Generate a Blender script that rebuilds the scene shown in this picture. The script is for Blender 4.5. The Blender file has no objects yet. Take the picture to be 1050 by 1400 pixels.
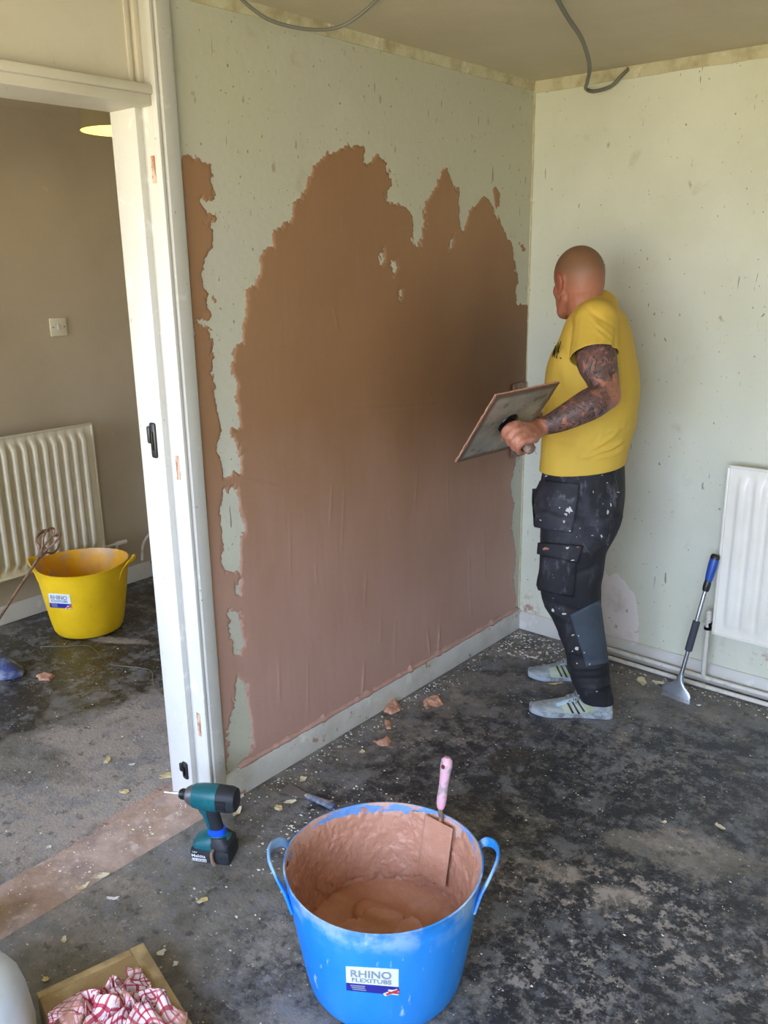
import bpy, bmesh, math, random
import numpy as np
from mathutils import Vector, Matrix, noise
from mathutils.bvhtree import BVHTree
random.seed(7); rng = np.random.default_rng(7)
C = bpy.context.scene.collection
S = bpy.context.scene
V = Vector
# ------------------------------------------------------------------ camera
FP, YAW, PITCH, ROLL = 1184.558, 0.703214, 0.280317, -0.0145132
CAM = V((2.017703, -3.370424, 1.700565))
_f = V((-math.sin(YAW)*math.cos(PITCH), math.cos(YAW)*math.cos(PITCH), -math.sin(PITCH)))
_r0 = V((math.cos(YAW), math.sin(YAW), 0)); _u0 = _r0.cross(_f)
CR = _r0*math.cos(ROLL) + _u0*math.sin(ROLL); CU = -_r0*math.sin(ROLL) + _u0*math.cos(ROLL); CF = _f
cd = bpy.data.cameras.new('camera'); cam = bpy.data.objects.new('camera', cd); C.objects.link(cam)
cd.sensor_fit = 'VERTICAL'; cd.sensor_height = 24; cd.lens = FP/1400*24; cd.clip_start = 0.05
M = Matrix((CR, CU, -CF)).transposed().to_4x4(); M.translation = CAM; cam.matrix_world = M
S.camera = cam
# ------------------------------------------------------------------ world: hazy sky above, sunlit garden below the horizon
w = bpy.data.worlds.new('world'); S.world = w; w.use_nodes = True
nt = w.node_tree; nt.nodes.clear()
def N(nt, t, **k):
    n = nt.nodes.new(t)
    for a, b in k.items():
        if a in n.inputs: n.inputs[a].default_value = b
        else: setattr(n, a, b)
    return n
tc = N(nt, 'ShaderNodeTexCoord'); sx = N(nt, 'ShaderNodeSeparateXYZ'); rp = N(nt, 'ShaderNodeValToRGB')
mr = N(nt, 'ShaderNodeMapRange'); mr.inputs['From Min'].default_value = -1; mr.inputs['From Max'].default_value = 1
nt.links.new(tc.outputs['Generated'], sx.inputs[0]); nt.links.new(sx.outputs['Z'], mr.inputs['Value']); nt.links.new(mr.outputs[0], rp.inputs[0])
el = rp.color_ramp.elements
el[0].position = 0.0; el[0].color = (.68, .59, .38, 1)
el[1].position = 0.46; el[1].color = (.86, .76, .50, 1)
e = el.new(0.52); e.color = (.92, 1.06, 1.36, 1)
e = el.new(1.0); e.color = (.66, .98, 1.62, 1)
bg = N(nt, 'ShaderNodeBackground', Strength=8.0); ow = N(nt, 'ShaderNodeOutputWorld')
nt.links.new(rp.outputs[0], bg.inputs[0]); nt.links.new(bg.outputs[0], ow.inputs[0])
RX, RY = 3.6, -4.5          # room: x 0..RX, y RY..0
WX0, WX1, WZ0, WZ1 = 0.35, 3.25, 0.75, 2.2
def area(name, loc, rot, sx_, sy_, power=0, col=(1, 1, 1), portal=False):
    l = bpy.data.lights.new(name, 'AREA'); l.shape = 'RECTANGLE'; l.size = sx_; l.size_y = sy_; l.energy = power; l.color = col
    l.cycles.is_portal = portal
    o = bpy.data.objects.new(name, l); C.objects.link(o); o.location = loc; o.rotation_euler = rot; return o
area('window_portal', ((WX0+WX1)/2, RY-.06, (WZ0+WZ1)/2), (math.radians(90), 0, 0), WX1-WX0, WZ1-WZ0, 0, (1, 1, 1), True)
area('added_hall_window_portal', (-1.15, RY-.06, 1.2), (math.radians(90), 0, 0), 1.4, 2.0, 0, (1, 1, 1), True)  # portal of an unseen window added to brighten the hall
S.view_settings.view_transform = 'Standard'; S.view_settings.look = 'None'; S.view_settings.gamma = 1
S.view_settings.use_curve_mapping = False; S.view_settings.exposure = 0.92
# ------------------------------------------------------------------ helpers
def ray(px, py): return CF + CR*((px-525)/FP) - CU*((py-700)/FP)
def hit(px, py, ax, val):
    d = ray(px, py); return CAM + d*((val-CAM[ax])/d[ax])
def fl(px, py, z=0.0): return hit(px, py, 2, z)
ER = V((math.cos(YAW), math.sin(YAW), 0)); ED = V((-ER.y, ER.x, 0)); P0 = V((.6, -.5, 0)); UP = V((0, 0, 1))
def Wp(px, py, dd=0.0):                         # pixel -> point on an upright plane dd metres behind the man's own
    d = ray(px, py); return CAM + d*((dd-(CAM-P0).dot(ED))/d.dot(ED))
def proj(P):
    v = P-CAM; z = v.dot(CF); return 525+FP*v.dot(CR)/z, 700-FP*v.dot(CU)/z
def lin(c):
    if isinstance(c, str): c = [int(c[i:i+2], 16)/255 for i in (0, 2, 4)]
    return tuple([x/12.92 if x <= .04045 else ((x+.055)/1.055)**2.4 for x in c[:3]])+(1,)
def noisemask(nt, co, scale, lo, hi, stretch=(1, 1, 1), detail=5, rough=.6, kind='noise', seed=0.0, dist=0.0):
    mp = N(nt, 'ShaderNodeMapping'); mp.inputs['Scale'].default_value = stretch; mp.inputs['Location'].default_value = (seed*1.7, seed*3.1, seed*.9)
    nt.links.new(co, mp.inputs[0])
    if kind == 'noise':
        n = N(nt, 'ShaderNodeTexNoise', Scale=scale, Detail=detail, Roughness=rough, Distortion=dist); out = n.outputs[0]
    elif kind == 'wave':
        n = N(nt, 'ShaderNodeTexWave', Scale=scale, Distortion=dist, Detail=3); n.inputs['Detail Scale'].default_value = 2; out = n.outputs[1]
    else:
        n = N(nt, 'ShaderNodeTexVoronoi', Scale=scale); out = n.outputs['Distance']
    nt.links.new(mp.outputs[0], n.inputs['Vector'])
    m = N(nt, 'ShaderNodeMapRange'); m.inputs['From Min'].default_value = lo; m.inputs['From Max'].default_value = hi
    nt.links.new(out, m.inputs[0]); return m.outputs[0]
def mat(name, col, rough=.7, metal=0, layers=(), bump=(), spec=.5, emit=None, coat=0):
    """layers: dict(col, fac, scale, lo, hi, stretch, kind, seed, attr) mixed over the base colour; bump: (scale, strength, stretch)"""
    m = bpy.data.materials.new(name); m.use_nodes = True; nt = m.node_tree; b = nt.nodes['Principled BSDF']
    b.inputs['Base Color'].default_value = lin(col); b.inputs['Roughness'].default_value = rough; b.inputs['Metallic'].default_value = metal
    b.inputs['Specular IOR Level'].default_value = spec; b.inputs['Coat Weight'].default_value = coat
    tc = N(nt, 'ShaderNodeTexCoord'); co = tc.outputs['Object']
    cur = None; rcur = None
    for L in layers:
        fac = None
        if 'scale' in L:
            fac = noisemask(nt, co, L['scale'], L['lo'], L['hi'], L.get('stretch', (1, 1, 1)), L.get('detail', 5), L.get('nrough', .6), L.get('kind', 'noise'), L.get('seed', 0), L.get('dist', 0))
        if 'attr' in L:
            at = N(nt, 'ShaderNodeAttribute', attribute_name=L['attr']); f2 = at.outputs['Fac']
            if fac is None: fac = f2
            else:
                if L.get('edge'):   # noise breaks the edge of the painted mask
                    a1 = N(nt, 'ShaderNodeMath', operation='ADD'); a2 = N(nt, 'ShaderNodeMath', operation='SUBTRACT', use_clamp=True)
                    nt.links.new(fac, a1.inputs[0]); nt.links.new(f2, a1.inputs[1]); nt.links.new(a1.outputs[0], a2.inputs[0]); a2.inputs[1].default_value = 1
                    q = N(nt, 'ShaderNodeMapRange'); q.inputs['From Max'].default_value = L['edge']; nt.links.new(a2.outputs[0], q.inputs[0]); fac = q.outputs[0]
                else:
                    mm = N(nt, 'ShaderNodeMath', operation='MULTIPLY'); nt.links.new(fac, mm.inputs[0]); nt.links.new(f2, mm.inputs[1]); fac = mm.outputs[0]
        mf = N(nt, 'ShaderNodeMath', operation='MULTIPLY'); nt.links.new(fac, mf.inputs[0]); mf.inputs[1].default_value = L.get('fac', 1)
        if 'col' in L:
            mx = N(nt, 'ShaderNodeMix', data_type='RGBA'); nt.links.new(mf.outputs[0], mx.inputs['Factor'])
            if cur is None: mx.inputs['A'].default_value = lin(col)
            else: nt.links.new(cur, mx.inputs['A'])
            mx.inputs['B'].default_value = lin(L['col']); cur = mx.outputs['Result']
        if 'rough' in L:
            mx = N(nt, 'ShaderNodeMix', data_type='FLOAT'); nt.links.new(mf.outputs[0], mx.inputs['Factor'])
            if rcur is None: mx.inputs['A'].default_value = rough
            else: nt.links.new(rcur, mx.inputs['A'])
            mx.inputs['B'].default_value = L['rough']; rcur = mx.outputs['Result']
    if cur: nt.links.new(cur, b.inputs['Base Color'])
    if rcur: nt.links.new(rcur, b.inputs['Roughness'])
    prev = None
    for (sc, st, stretch) in bump:
        mp = N(nt, 'ShaderNodeMapping'); mp.inputs['Scale'].default_value = stretch; nt.links.new(co, mp.inputs[0])
        n = N(nt, 'ShaderNodeTexNoise', Scale=sc, Detail=6, Roughness=.6); nt.links.new(mp.outputs[0], n.inputs['Vector'])
        bm = N(nt, 'ShaderNodeBump', Strength=st, Distance=.01); nt.links.new(n.outputs[0], bm.inputs['Height'])
        if prev: nt.links.new(prev, bm.inputs['Normal'])
        prev = bm.outputs[0]
    if prev: nt.links.new(prev, b.inputs['Normal'])
    if emit: b.inputs['Emission Color'].default_value = lin(emit[0]); b.inputs['Emission Strength'].default_value = emit[1]
    return m
ORG = {}
def tag(o, label=None, cat=None, group=None, kind=None):
    if label: o['label'] = label
    if cat: o['category'] = cat
    if group: o['group'] = group
    if kind: o['kind'] = kind
    return o
def empty(name, loc, label=None, cat=None, group=None, kind=None):
    o = bpy.data.objects.new(name, None); C.objects.link(o); o.empty_display_size = .1
    o.location = loc; ORG[o.name] = V(loc); return tag(o, label, cat, group, kind)
def obj(name, vf, m, parent=None, smooth=True, label=None, cat=None, group=None, kind=None, mats=None, mi=None):
    """vf in world coordinates; origin = parent's origin, or the bottom centre of the mesh"""
    Vs, Fs = vf
    A = np.array([tuple(v) for v in Vs], dtype=float)
    if parent is not None: og = ORG[parent.name]
    else: og = V(((A[:, 0].min()+A[:, 0].max())/2, (A[:, 1].min()+A[:, 1].max())/2, A[:, 2].min()))
    me = bpy.data.meshes.new(name); me.from_pydata((A-np.array(og)).tolist(), [], [tuple(f) for f in Fs]); me.update()
    for mm in (mats or [m]): me.materials.append(mm)
    if mi is not None: me.polygons.foreach_set('material_index', mi)
    if smooth: me.polygons.foreach_set('use_smooth', [True]*len(me.polygons)); 
    o = bpy.data.objects.new(name, me); C.objects.link(o)
    if smooth and smooth != 'full':
        try: me.set_sharp_from_angle(angle=math.radians(40))
        except Exception: pass
    if parent is not None: o.parent = parent
    else: o.location = og
    ORG[o.name] = og
    return tag(o, label, cat, group, kind)
def join(*parts):
    Vs, Fs = [], []
    for v, f in parts:
        k = len(Vs); Vs += [V(p) for p in v]; Fs += [tuple(i+k for i in q) for q in f]
    return Vs, Fs
def box(a, b, bev=0.0, fr=None):
    """axis box from corner a to b, optional bevel; fr = (origin, X, Y, Z) frame"""
    bm = bmesh.new(); bmesh.ops.create_cube(bm, size=1)
    a, b = V(a), V(b); c = (a+b)/2; s = b-a
    for v in bm.verts: v.co = V((v.co.x*s.x+c.x, v.co.y*s.y+c.y, v.co.z*s.z+c.z))
    if bev: bmesh.ops.bevel(bm, geom=bm.edges[:], offset=bev, segments=2, affect='EDGES', profile=.5)
    bm.verts.index_update()
    vs = [v.co.copy() for v in bm.verts]; fs = [[v.index for v in f.verts] for f in bm.faces]; bm.free()
    if s.x*s.y*s.z < 0: fs = [f[::-1] for f in fs]
    if fr: O, X, Y, Z = fr; vs = [O+X*v.x+Y*v.y+Z*v.z for v in vs]
    return vs, fs
def loft(rings, cap=True, closed=True):
    n = len(rings[0]); Vs = [V(p) for r in rings for p in r]; Fs = []
    for i in range(len(rings)-1):
        for j in range(n if closed else n-1):
            k = (j+1) % n; Fs.append((i*n+j, i*n+k, (i+1)*n+k, (i+1)*n+j))
    if cap: Fs.append(tuple(range(n))[::-1]); Fs.append(tuple((len(rings)-1)*n+j for j in range(n)))
    return Vs, Fs
def ell(c, A, B, n=24, p=2.0):
    r = []
    for j in range(n):
        t = 2*math.pi*j/n; cx, sy = math.cos(t), math.sin(t)
        r.append(V(c)+A*(abs(cx)**(2/p)*(1 if cx > 0 else -1))+B*(abs(sy)**(2/p)*(1 if sy > 0 else -1)))
    return r
def tube(pts, rad, n=10, cap=True, flat=None):
    pts = [V(p) for p in pts]; rad = rad if isinstance(rad, (list, tuple)) else [rad]*len(pts)
    rings = []; prev = None
    for i, p in enumerate(pts):
        t = (pts[min(i+1, len(pts)-1)]-pts[max(i-1, 0)]).normalized()
        if prev is None: a = t.orthogonal().normalized()
        else:
            a = prev-t*prev.dot(t); a.normalize()
        prev = a; b = t.cross(a); rings.append(ell(p, a*rad[i], b*rad[i], n))
    return loft(rings, cap)
def spl(pts, k=8):
    """Catmull-Rom through pts"""
    P = [V(p) for p in pts]; P = [P[0]*2-P[1]]+P+[P[-1]*2-P[-2]]; out = []
    for i in range(1, len(P)-2):
        for j in range(k):
            t = j/k; a, b, c, d = P[i-1:i+3]
            out.append(.5*((2*b)+(c-a)*t+(2*a-5*b+4*c-d)*t*t+(3*b-a-3*c+d)*t**3))
    out.append(P[-2]); return out
def spl1(xs, k=8): return [p.x for p in spl([(x, 0, 0) for x in xs], k)]
def revolve(c, prof, n=32, X=V((1, 0, 0)), Y=V((0, 1, 0)), Z=UP, cap=False):
    return loft([ell(V(c)+Z*z, X*r, Y*r, n) for r, z in prof], cap)
def ball(c, X, Y, Z, n=20, m=12):
    rings = []
    for i in range(1, m):
        a = math.pi*i/m; rings.append(ell(V(c)-Z*math.cos(a), X*math.sin(a), Y*math.sin(a), n))
    return loft(rings, True)
def limb(pts, rad, k=6, n=16):
    """rounded limb through joints, as overlapping tube plus ball ends"""
    P = spl(pts, k); R = spl1(rad, k)
    t = tube(P, R, n)
    e0 = ball(P[0], V((R[0], 0, 0)), V((0, R[0], 0)), V((0, 0, R[0]))); e1 = ball(P[-1], V((R[-1], 0, 0)), V((0, R[-1], 0)), V((0, 0, R[-1])))
    return join(t, e0, e1)
def remesh(vf, vox, smooth=3, fac=.5):
    me = bpy.data.meshes.new('tmp'); me.from_pydata([tuple(v) for v in vf[0]], [], [tuple(f) for f in vf[1]]); me.update()
    bm = bmesh.new(); bm.from_mesh(me); bmesh.ops.recalc_face_normals(bm, faces=bm.faces); bm.to_mesh(me); bm.free()
    o = bpy.data.objects.new('tmp', me); C.objects.link(o)
    r = o.modifiers.new('r', 'REMESH'); r.mode = 'VOXEL'; r.voxel_size = vox
    s = o.modifiers.new('s', 'SMOOTH'); s.iterations = smooth; s.factor = fac
    dg = bpy.context.evaluated_depsgraph_get(); ev = o.evaluated_get(dg); m2 = ev.to_mesh()
    A = np.empty(len(m2.vertices)*3); m2.vertices.foreach_get('co', A); A = A.reshape(-1, 3)
    Fs = [tuple(p.vertices) for p in m2.polygons]; ev.to_mesh_clear()
    bpy.data.objects.remove(o); bpy.data.meshes.remove(me)
    return A, Fs
def normals(vf):
    A, Fs = vf; me = bpy.data.meshes.new('t'); me.from_pydata(A.tolist() if hasattr(A, 'tolist') else A, [], Fs); me.update()
    B = np.empty(len(me.vertices)*3); me.vertices.foreach_get('normal', B); bpy.data.meshes.remove(me); return B.reshape(-1, 3)
def bvh(vf): return BVHTree.FromPolygons([tuple(v) for v in vf[0]], [tuple(f) for f in vf[1]])
def patch(tree, fn, ns, nt_, lift, thick=.002, origin=None):
    """a piece of cloth / sticker lying on a surface: fn(s,t)->pixel that is traced onto the surface, then lifted along the normal"""
    top, ok = [], True
    last = None
    for i in range(ns+1):
        for j in range(nt_+1):
            px, py = fn(i/ns, j/nt_); d = ray(px, py).normalized()
            loc, nor, idx, dist = tree.ray_cast(CAM, d)
            if loc is None: loc, nor = last if last else (CAM+d*3.3, -d)
            if nor.dot(d) > 0: nor = -nor
            last = (loc, nor)
            top.append((loc, nor))
    Vs = []
    for i in range(ns+1):
        for j in range(nt_+1):
            acc = V((0, 0, 0))
            for a in (-2, -1, 0, 1, 2):
                for b in (-2, -1, 0, 1, 2):
                    ii, jj = min(max(i+a, 0), ns), min(max(j+b, 0), nt_); acc += top[ii*(nt_+1)+jj][1]
            acc.normalize(); loc = top[i*(nt_+1)+j][0]
            L = lift(i/ns, j/nt_) if callable(lift) else lift
            Vs.append(loc+acc*L)
    nn = len(Vs); back = []
    for k in range(nn):
        back.append(top[k][0]-top[k][1]*thick)
    Fs = []
    g = lambda i, j: i*(nt_+1)+j
    for i in range(ns):
        for j in range(nt_):
            q = (g(i, j), g(i+1, j), g(i+1, j+1), g(i, j+1)); Fs.append(q); Fs.append(tuple(nn+x for x in q[::-1]))
    rim = [g(i, 0) for i in range(ns)]+[g(ns, j) for j in range(nt_)]+[g(i, nt_) for i in range(ns, 0, -1)]+[g(0, j) for j in range(nt_, 0, -1)]
    for a, b in zip(rim, rim[1:]+rim[:1]): Fs.append((b, a, nn+a, nn+b))
    return Vs+back, Fs
def quadfn(tl, tr, bl, br):
    return lambda s, t: ((tl[0]*(1-s)+tr[0]*s)*(1-t)+(bl[0]*(1-s)+br[0]*s)*t, (tl[1]*(1-s)+tr[1]*s)*(1-t)+(bl[1]*(1-s)+br[1]*s)*t)
def text_mesh(s, bold=True, ext=0.0):
    cu = bpy.data.curves.new('t', 'FONT'); cu.body = s; cu.size = 1; cu.resolution_u = 3
    if bold: cu.offset = .02
    o = bpy.data.objects.new('t', cu); C.objects.link(o); dg = bpy.context.evaluated_depsgraph_get(); me = o.evaluated_get(dg).to_mesh()
    bm = bmesh.new(); bm.from_mesh(me); bmesh.ops.triangulate(bm, faces=bm.faces)
    A = np.array([tuple(v.co) for v in bm.verts]); bm.verts.index_update(); Fs = [tuple(v.index for v in f.verts) for f in bm.faces]; bm.free()
    o.evaluated_get(dg).to_mesh_clear(); bpy.data.objects.remove(o)
    A[:, 0] -= A[:, 0].min(); A[:, 1] -= A[:, 1].min(); A[:, 0] /= A[:, 0].max(); A[:, 1] /= A[:, 1].max()
    return A, Fs
def text_on(s, tree, fn, lift):
    A, Fs = text_mesh(s); Vs = []
    for u, v, _ in A:
        px, py = fn(u, 1-v); d = ray(px, py).normalized(); loc, nor, i, ds = tree.ray_cast(CAM, d)
        if loc is None: loc, nor = CAM+d*3, -d
        if nor.dot(d) > 0: nor = -nor
        Vs.append(loc+nor*lift)
    return Vs, Fs
def fbm(P, sc, oct=3):
    return np.array([sum(noise.noise(V(p)*sc*2**o)/2**o for o in range(oct)) for p in P])
def vnoise(X, Y, sc, seed=0, oct=4, rough=.55):
    """fast value noise on arrays"""
    out = np.zeros_like(X, dtype=float); amp = 1; tot = 0
    for o in range(oct):
        r = np.random.default_rng(seed+o*17).random((256, 256)); x = X*sc*2**o+1000; y = Y*sc*2**o+1000
        xi = np.floor(x).astype(int); yi = np.floor(y).astype(int); fx = x-xi; fy = y-yi; fx = fx*fx*(3-2*fx); fy = fy*fy*(3-2*fy)
        g = lambda a, b: r[a % 256, b % 256]
        out += amp*((g(xi, yi)*(1-fx)+g(xi+1, yi)*fx)*(1-fy)+(g(xi, yi+1)*(1-fx)+g(xi+1, yi+1)*fx)*fy); tot += amp; amp *= rough
    return out/tot
def sdf(U, W_, poly):
    """signed distance (inside positive) of points (U,W_) to polygon"""
    d = np.full(U.shape, 1e9); inside = np.zeros(U.shape, bool); n = len(poly)
    for i in range(n):
        a = poly[i]; b = poly[(i+1) % n]; ex, ey = b[0]-a[0], b[1]-a[1]; L = ex*ex+ey*ey+1e-12
        t = np.clip(((U-a[0])*ex+(W_-a[1])*ey)/L, 0, 1); dx = U-a[0]-t*ex; dy = W_-a[1]-t*ey; d = np.minimum(d, dx*dx+dy*dy)
        c = ((a[1] > W_) != (b[1] > W_)) & (U < (b[0]-a[0])*(W_-a[1])/((b[1]-a[1]) or 1e-12)+a[0]); inside ^= c
    d = np.sqrt(d); return np.where(inside, d, -d)
def attr(o, name, vals):
    a = o.data.attributes.new(name, 'FLOAT', 'POINT'); a.data.foreach_set('value', np.asarray(vals, dtype=np.float32).ravel())
def gridfaces(nu, nv, mask=None):
    idx = np.arange(nu*nv).reshape(nu, nv)
    q = np.stack([idx[:-1, :-1], idx[1:, :-1], idx[1:, 1:], idx[:-1, 1:]], -1)
    return q[mask] if mask is not None else q.reshape(-1, 4)
def bigmesh(name, A, Q, m, parent=None, **k):
    return obj(name, (A, Q.tolist()), m, parent, smooth='full', **k)
# ------------------------------------------------------------------ materials
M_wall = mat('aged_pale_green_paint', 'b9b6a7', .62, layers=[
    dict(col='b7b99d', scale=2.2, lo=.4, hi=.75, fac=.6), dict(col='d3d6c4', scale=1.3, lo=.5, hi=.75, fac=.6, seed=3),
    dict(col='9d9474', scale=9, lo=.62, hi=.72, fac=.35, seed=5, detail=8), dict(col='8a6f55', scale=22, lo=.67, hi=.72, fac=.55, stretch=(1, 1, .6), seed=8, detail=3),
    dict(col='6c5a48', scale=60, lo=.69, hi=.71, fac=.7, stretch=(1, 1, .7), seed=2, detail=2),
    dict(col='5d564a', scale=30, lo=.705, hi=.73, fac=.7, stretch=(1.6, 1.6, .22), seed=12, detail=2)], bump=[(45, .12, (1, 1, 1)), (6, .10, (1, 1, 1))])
M_wallb = mat('aged_pale_paint_bright', 'cfd0c0', .62, layers=[
    dict(col='c2c4a8', scale=2.0, lo=.4, hi=.75, fac=.6), dict(col='e2e4d6', scale=1.2, lo=.5, hi=.75, fac=.6, seed=3),
    dict(col='a89c7c', scale=8, lo=.62, hi=.72, fac=.3, seed=5, detail=8), dict(col='8f735a', scale=20, lo=.67, hi=.72, fac=.55, stretch=(1, 1, .6), seed=8, detail=3),
    dict(col='6c5a48', scale=55, lo=.69, hi=.71, fac=.7, stretch=(1, 1, .7), seed=2, detail=2),
    dict(col='a0705a', scale=26, lo=.52, hi=.60, fac=.8, attr='rust', seed=6),
    dict(col='d9d3c6', attr='bare', fac=.9), dict(col='9b8673', scale=30, lo=.6, hi=.66, fac=.8, attr='bare', seed=4),
    dict(col='5d564a', scale=30, lo=.705, hi=.73, fac=.7, stretch=(1.6, 1.6, .22), seed=12, detail=2)], bump=[(45, .12, (1, 1, 1)), (6, .10, (1, 1, 1))])
M_hall = mat('hall_wall_paint', 'b3a691', .65, layers=[dict(col='a3967f', scale=2, lo=.4, hi=.7, fac=.6), dict(col='d2c9b2', scale=7, lo=.66, hi=.74, fac=.5, seed=4), dict(col='7d6b50', scale=40, lo=.74, hi=.77, fac=.7, seed=5)], bump=[(30, .08, (1, 1, 1))])
M_ceil = mat('ceiling_paper', 'c9bfa4', .8, layers=[dict(col='b9ad90', scale=2.5, lo=.4, hi=.7, fac=.6), dict(col='8d7355', scale=14, lo=.70, hi=.76, fac=.6, stretch=(.6, 1.4, 1), seed=2), dict(col='c2b898', scale=5, lo=.6, hi=.7, fac=.4, seed=9)], bump=[(70, .12, (1, 1, 1))])
M_plaster = mat('wet_brown_plaster', '96704f', .52, layers=[dict(col='8a6345', scale=1.6, lo=.35, hi=.7, fac=.6), dict(col='a07a62', scale=14, lo=.58, hi=.78, fac=.35, stretch=(1, 1.4, .25), seed=5), dict(col='a88470', attr='thin', fac=.5), dict(col='ba958a', attr='dry_lit', fac=.8), dict(col='604224', attr='fresh', fac=.8)], bump=[(26, .06, (1, 1.2, .15)), (120, .04, (1, 1, 1))])
M_white = mat('old_white_gloss', 'c6c4bd', .45, layers=[dict(col='bcb9ae', scale=6, lo=.5, hi=.72, fac=.5), dict(col='9a8f80', scale=38, lo=.68, hi=.74, fac=.6, seed=3), dict(col='6a5e50', scale=80, lo=.73, hi=.76, fac=.7, seed=6, detail=2), dict(col='e8e8e4', scale=12, lo=.6, hi=.7, fac=.5, seed=9)], bump=[(60, .1, (1, 1, 1))])
M_cream = mat('cream_frame_paint', 'c9c2b0', .5, layers=[dict(col='b8b09c', scale=5, lo=.5, hi=.7, fac=.5), dict(col='8a7654', scale=28, lo=.70, hi=.75, fac=.7, seed=3)], bump=[(40, .08, (1, 1, 1))])
M_skirt = mat('dusty_skirting_paint', 'c3c0b9', .6, layers=[dict(col='aca79c', scale=8, lo=.45, hi=.7, fac=.7), dict(col='d6d3c9', scale=14, lo=.6, hi=.7, fac=.6, seed=3), dict(col='9a6f57', scale=17, lo=.64, hi=.68, fac=.8, seed=7), dict(col='5f574c', scale=50, lo=.68, hi=.72, fac=.7, seed=5)], bump=[(50, .2, (1, 1, 1))])
M_woodbare = mat('bare_wood', 'c4a792', .7, layers=[dict(col='94684c', scale=45, lo=.47, hi=.56, stretch=(1, 1, .4)), dict(col='b8503c', scale=60, lo=.6, hi=.64, fac=.8, seed=3)])
M_rad = mat('cream_radiator_enamel', 'e6e2d8', .35, layers=[dict(col='cbc5b3', scale=3, lo=.4, hi=.7, fac=.5), dict(col='b8ad96', scale=40, lo=.68, hi=.74, fac=.5, seed=3)])
M_rad2 = mat('white_radiator_enamel', 'd6cfba', .4, layers=[dict(col='c0b699', scale=3, lo=.4, hi=.7, fac=.5)])
M_pipe = mat('painted_pipe', 'd0cdc4', .5, layers=[dict(col='b3a796', scale=20, lo=.55, hi=.65, fac=.7), dict(col='8b4f35', scale=45, lo=.66, hi=.7, fac=.7, seed=4)])
M_black = mat('black_plastic', '1b1b1d', .4)
M_dkmetal = mat('dark_metal', '2a2826', .35, .8)
M_cable = mat('grey_cable', '6e6d66', .5)
M_blue = mat('blue_tub_plastic', '0f83e0', .42, layers=[
    dict(col='58a9e6', scale=5, lo=.42, hi=.8, fac=.45, stretch=(1, 1, .35)), dict(col='a9c6da', scale=11, lo=.44, hi=.60, fac=.85, attr='rim', seed=4, detail=8),
    dict(col='b9d6ea', scale=34, lo=.66, hi=.72, fac=.7, stretch=(1, 1, .3), seed=9, detail=3), dict(col='c9dcea', scale=14, lo=.68, hi=.73, fac=.55, seed=13)], bump=[(8, .05, (1, 1, 1))])
M_mix = mat('wet_plaster_mix', 'bd8b74', .42, layers=[dict(col='9a6650', scale=5, lo=.4, hi=.7, fac=.7), dict(col='c49a88', scale=20, lo=.55, hi=.7, fac=.5, seed=3)], bump=[(22, .5, (1, 1, 1)), (80, .25, (1, 1, 1))])
M_mixin = mat('plaster_film_on_plastic', 'c79c8a', .5, layers=[dict(col='a97b69', scale=6, lo=.4, hi=.7, fac=.6), dict(col='cfaea1', scale=16, lo=.55, hi=.7, fac=.6, seed=3), dict(col='3f8fd6', scale=8, lo=.54, hi=.58, fac=.85, stretch=(1, 1, 3.6), seed=5, attr='rim')], bump=[(20, .6, (1, 1, 1)), (70, .3, (1, 1, 1))])
M_yellow = mat('yellow_tub_plastic', 'f0c418', .42, layers=[dict(col='d0a312', scale=5, lo=.4, hi=.7, fac=.6), dict(col='a98420', scale=30, lo=.68, hi=.73, fac=.6, seed=3)])
M_yellowin = mat('yellow_tub_inside', 'e3a811', .45, layers=[dict(col='b79a83', scale=6, lo=.45, hi=.62, fac=.9, attr='rim'), dict(col='c98c10', scale=9, lo=.5, hi=.7, fac=.5, seed=4)])
M_steel = mat('brushed_steel', 'b9bcc0', .28, 1)
M_alu = mat('cast_aluminium', 'aeb6bf', .38, .9)
M_gsteel = mat('plaster_smeared_metal', '8f8a7d', .5, .35, layers=[dict(col='a99f90', scale=10, lo=.45, hi=.65, fac=.8), dict(col='6e5644', attr='edge', fac=.9), dict(col='6b5c4e', scale=22, lo=.56, hi=.62, fac=.7, seed=5), dict(col='5f4836', scale=8, lo=.55, hi=.62, fac=.6, attr='centre')], bump=[(40, .25, (1, 1, 1))])
M_paper = mat('wallpaper_scrap', 'd9cfb2', .8, layers=[dict(col='c4b489', scale=20, lo=.45, hi=.6)])
M_papery = mat('yellowed_paper_scrap', 'c9b478', .8, layers=[dict(col='e1d8c0', scale=30, lo=.5, hi=.6)])
M_paperw = mat('white_paint_flake', 'd9d9d4', .7)
M_blob = mat('dropped_plaster', 'c6977f', .5, layers=[dict(col='a97a63', scale=40, lo=.45, hi=.6)], bump=[(60, .4, (1, 1, 1))])
M_skin = mat('skin', 'a2684e', .55, layers=[
    dict(col='96523d', scale=7, lo=.45, hi=.7, fac=.6), dict(col='6c5139', attr='stubble', fac=.8),
    dict(col='9a4f3a', attr='ear', fac=.6),
    dict(col='4a3a38', scale=13, lo=.34, hi=.48, fac=.9, attr='ink', detail=4, dist=2.2), dict(col='2a2626', scale=24, lo=.55, hi=.60, fac=.9, attr='ink', seed=4, detail=2, dist=3),
    dict(col='8a6a66', scale=40, lo=.56, hi=.62, fac=.6, attr='ink', seed=9, dist=1), dict(col='c08a76', scale=30, lo=.4, hi=.6, fac=.9, attr='dust', seed=2)], bump=[(90, .08, (1, 1, 1))])
M_shirt = mat('yellow_cotton', 'caa63f', .8, layers=[dict(col='b79b3a', scale=5, lo=.4, hi=.7, fac=.5)], bump=[(14, .12, (1, 1, .6)), (300, .05, (1, 1, 1))])
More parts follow.
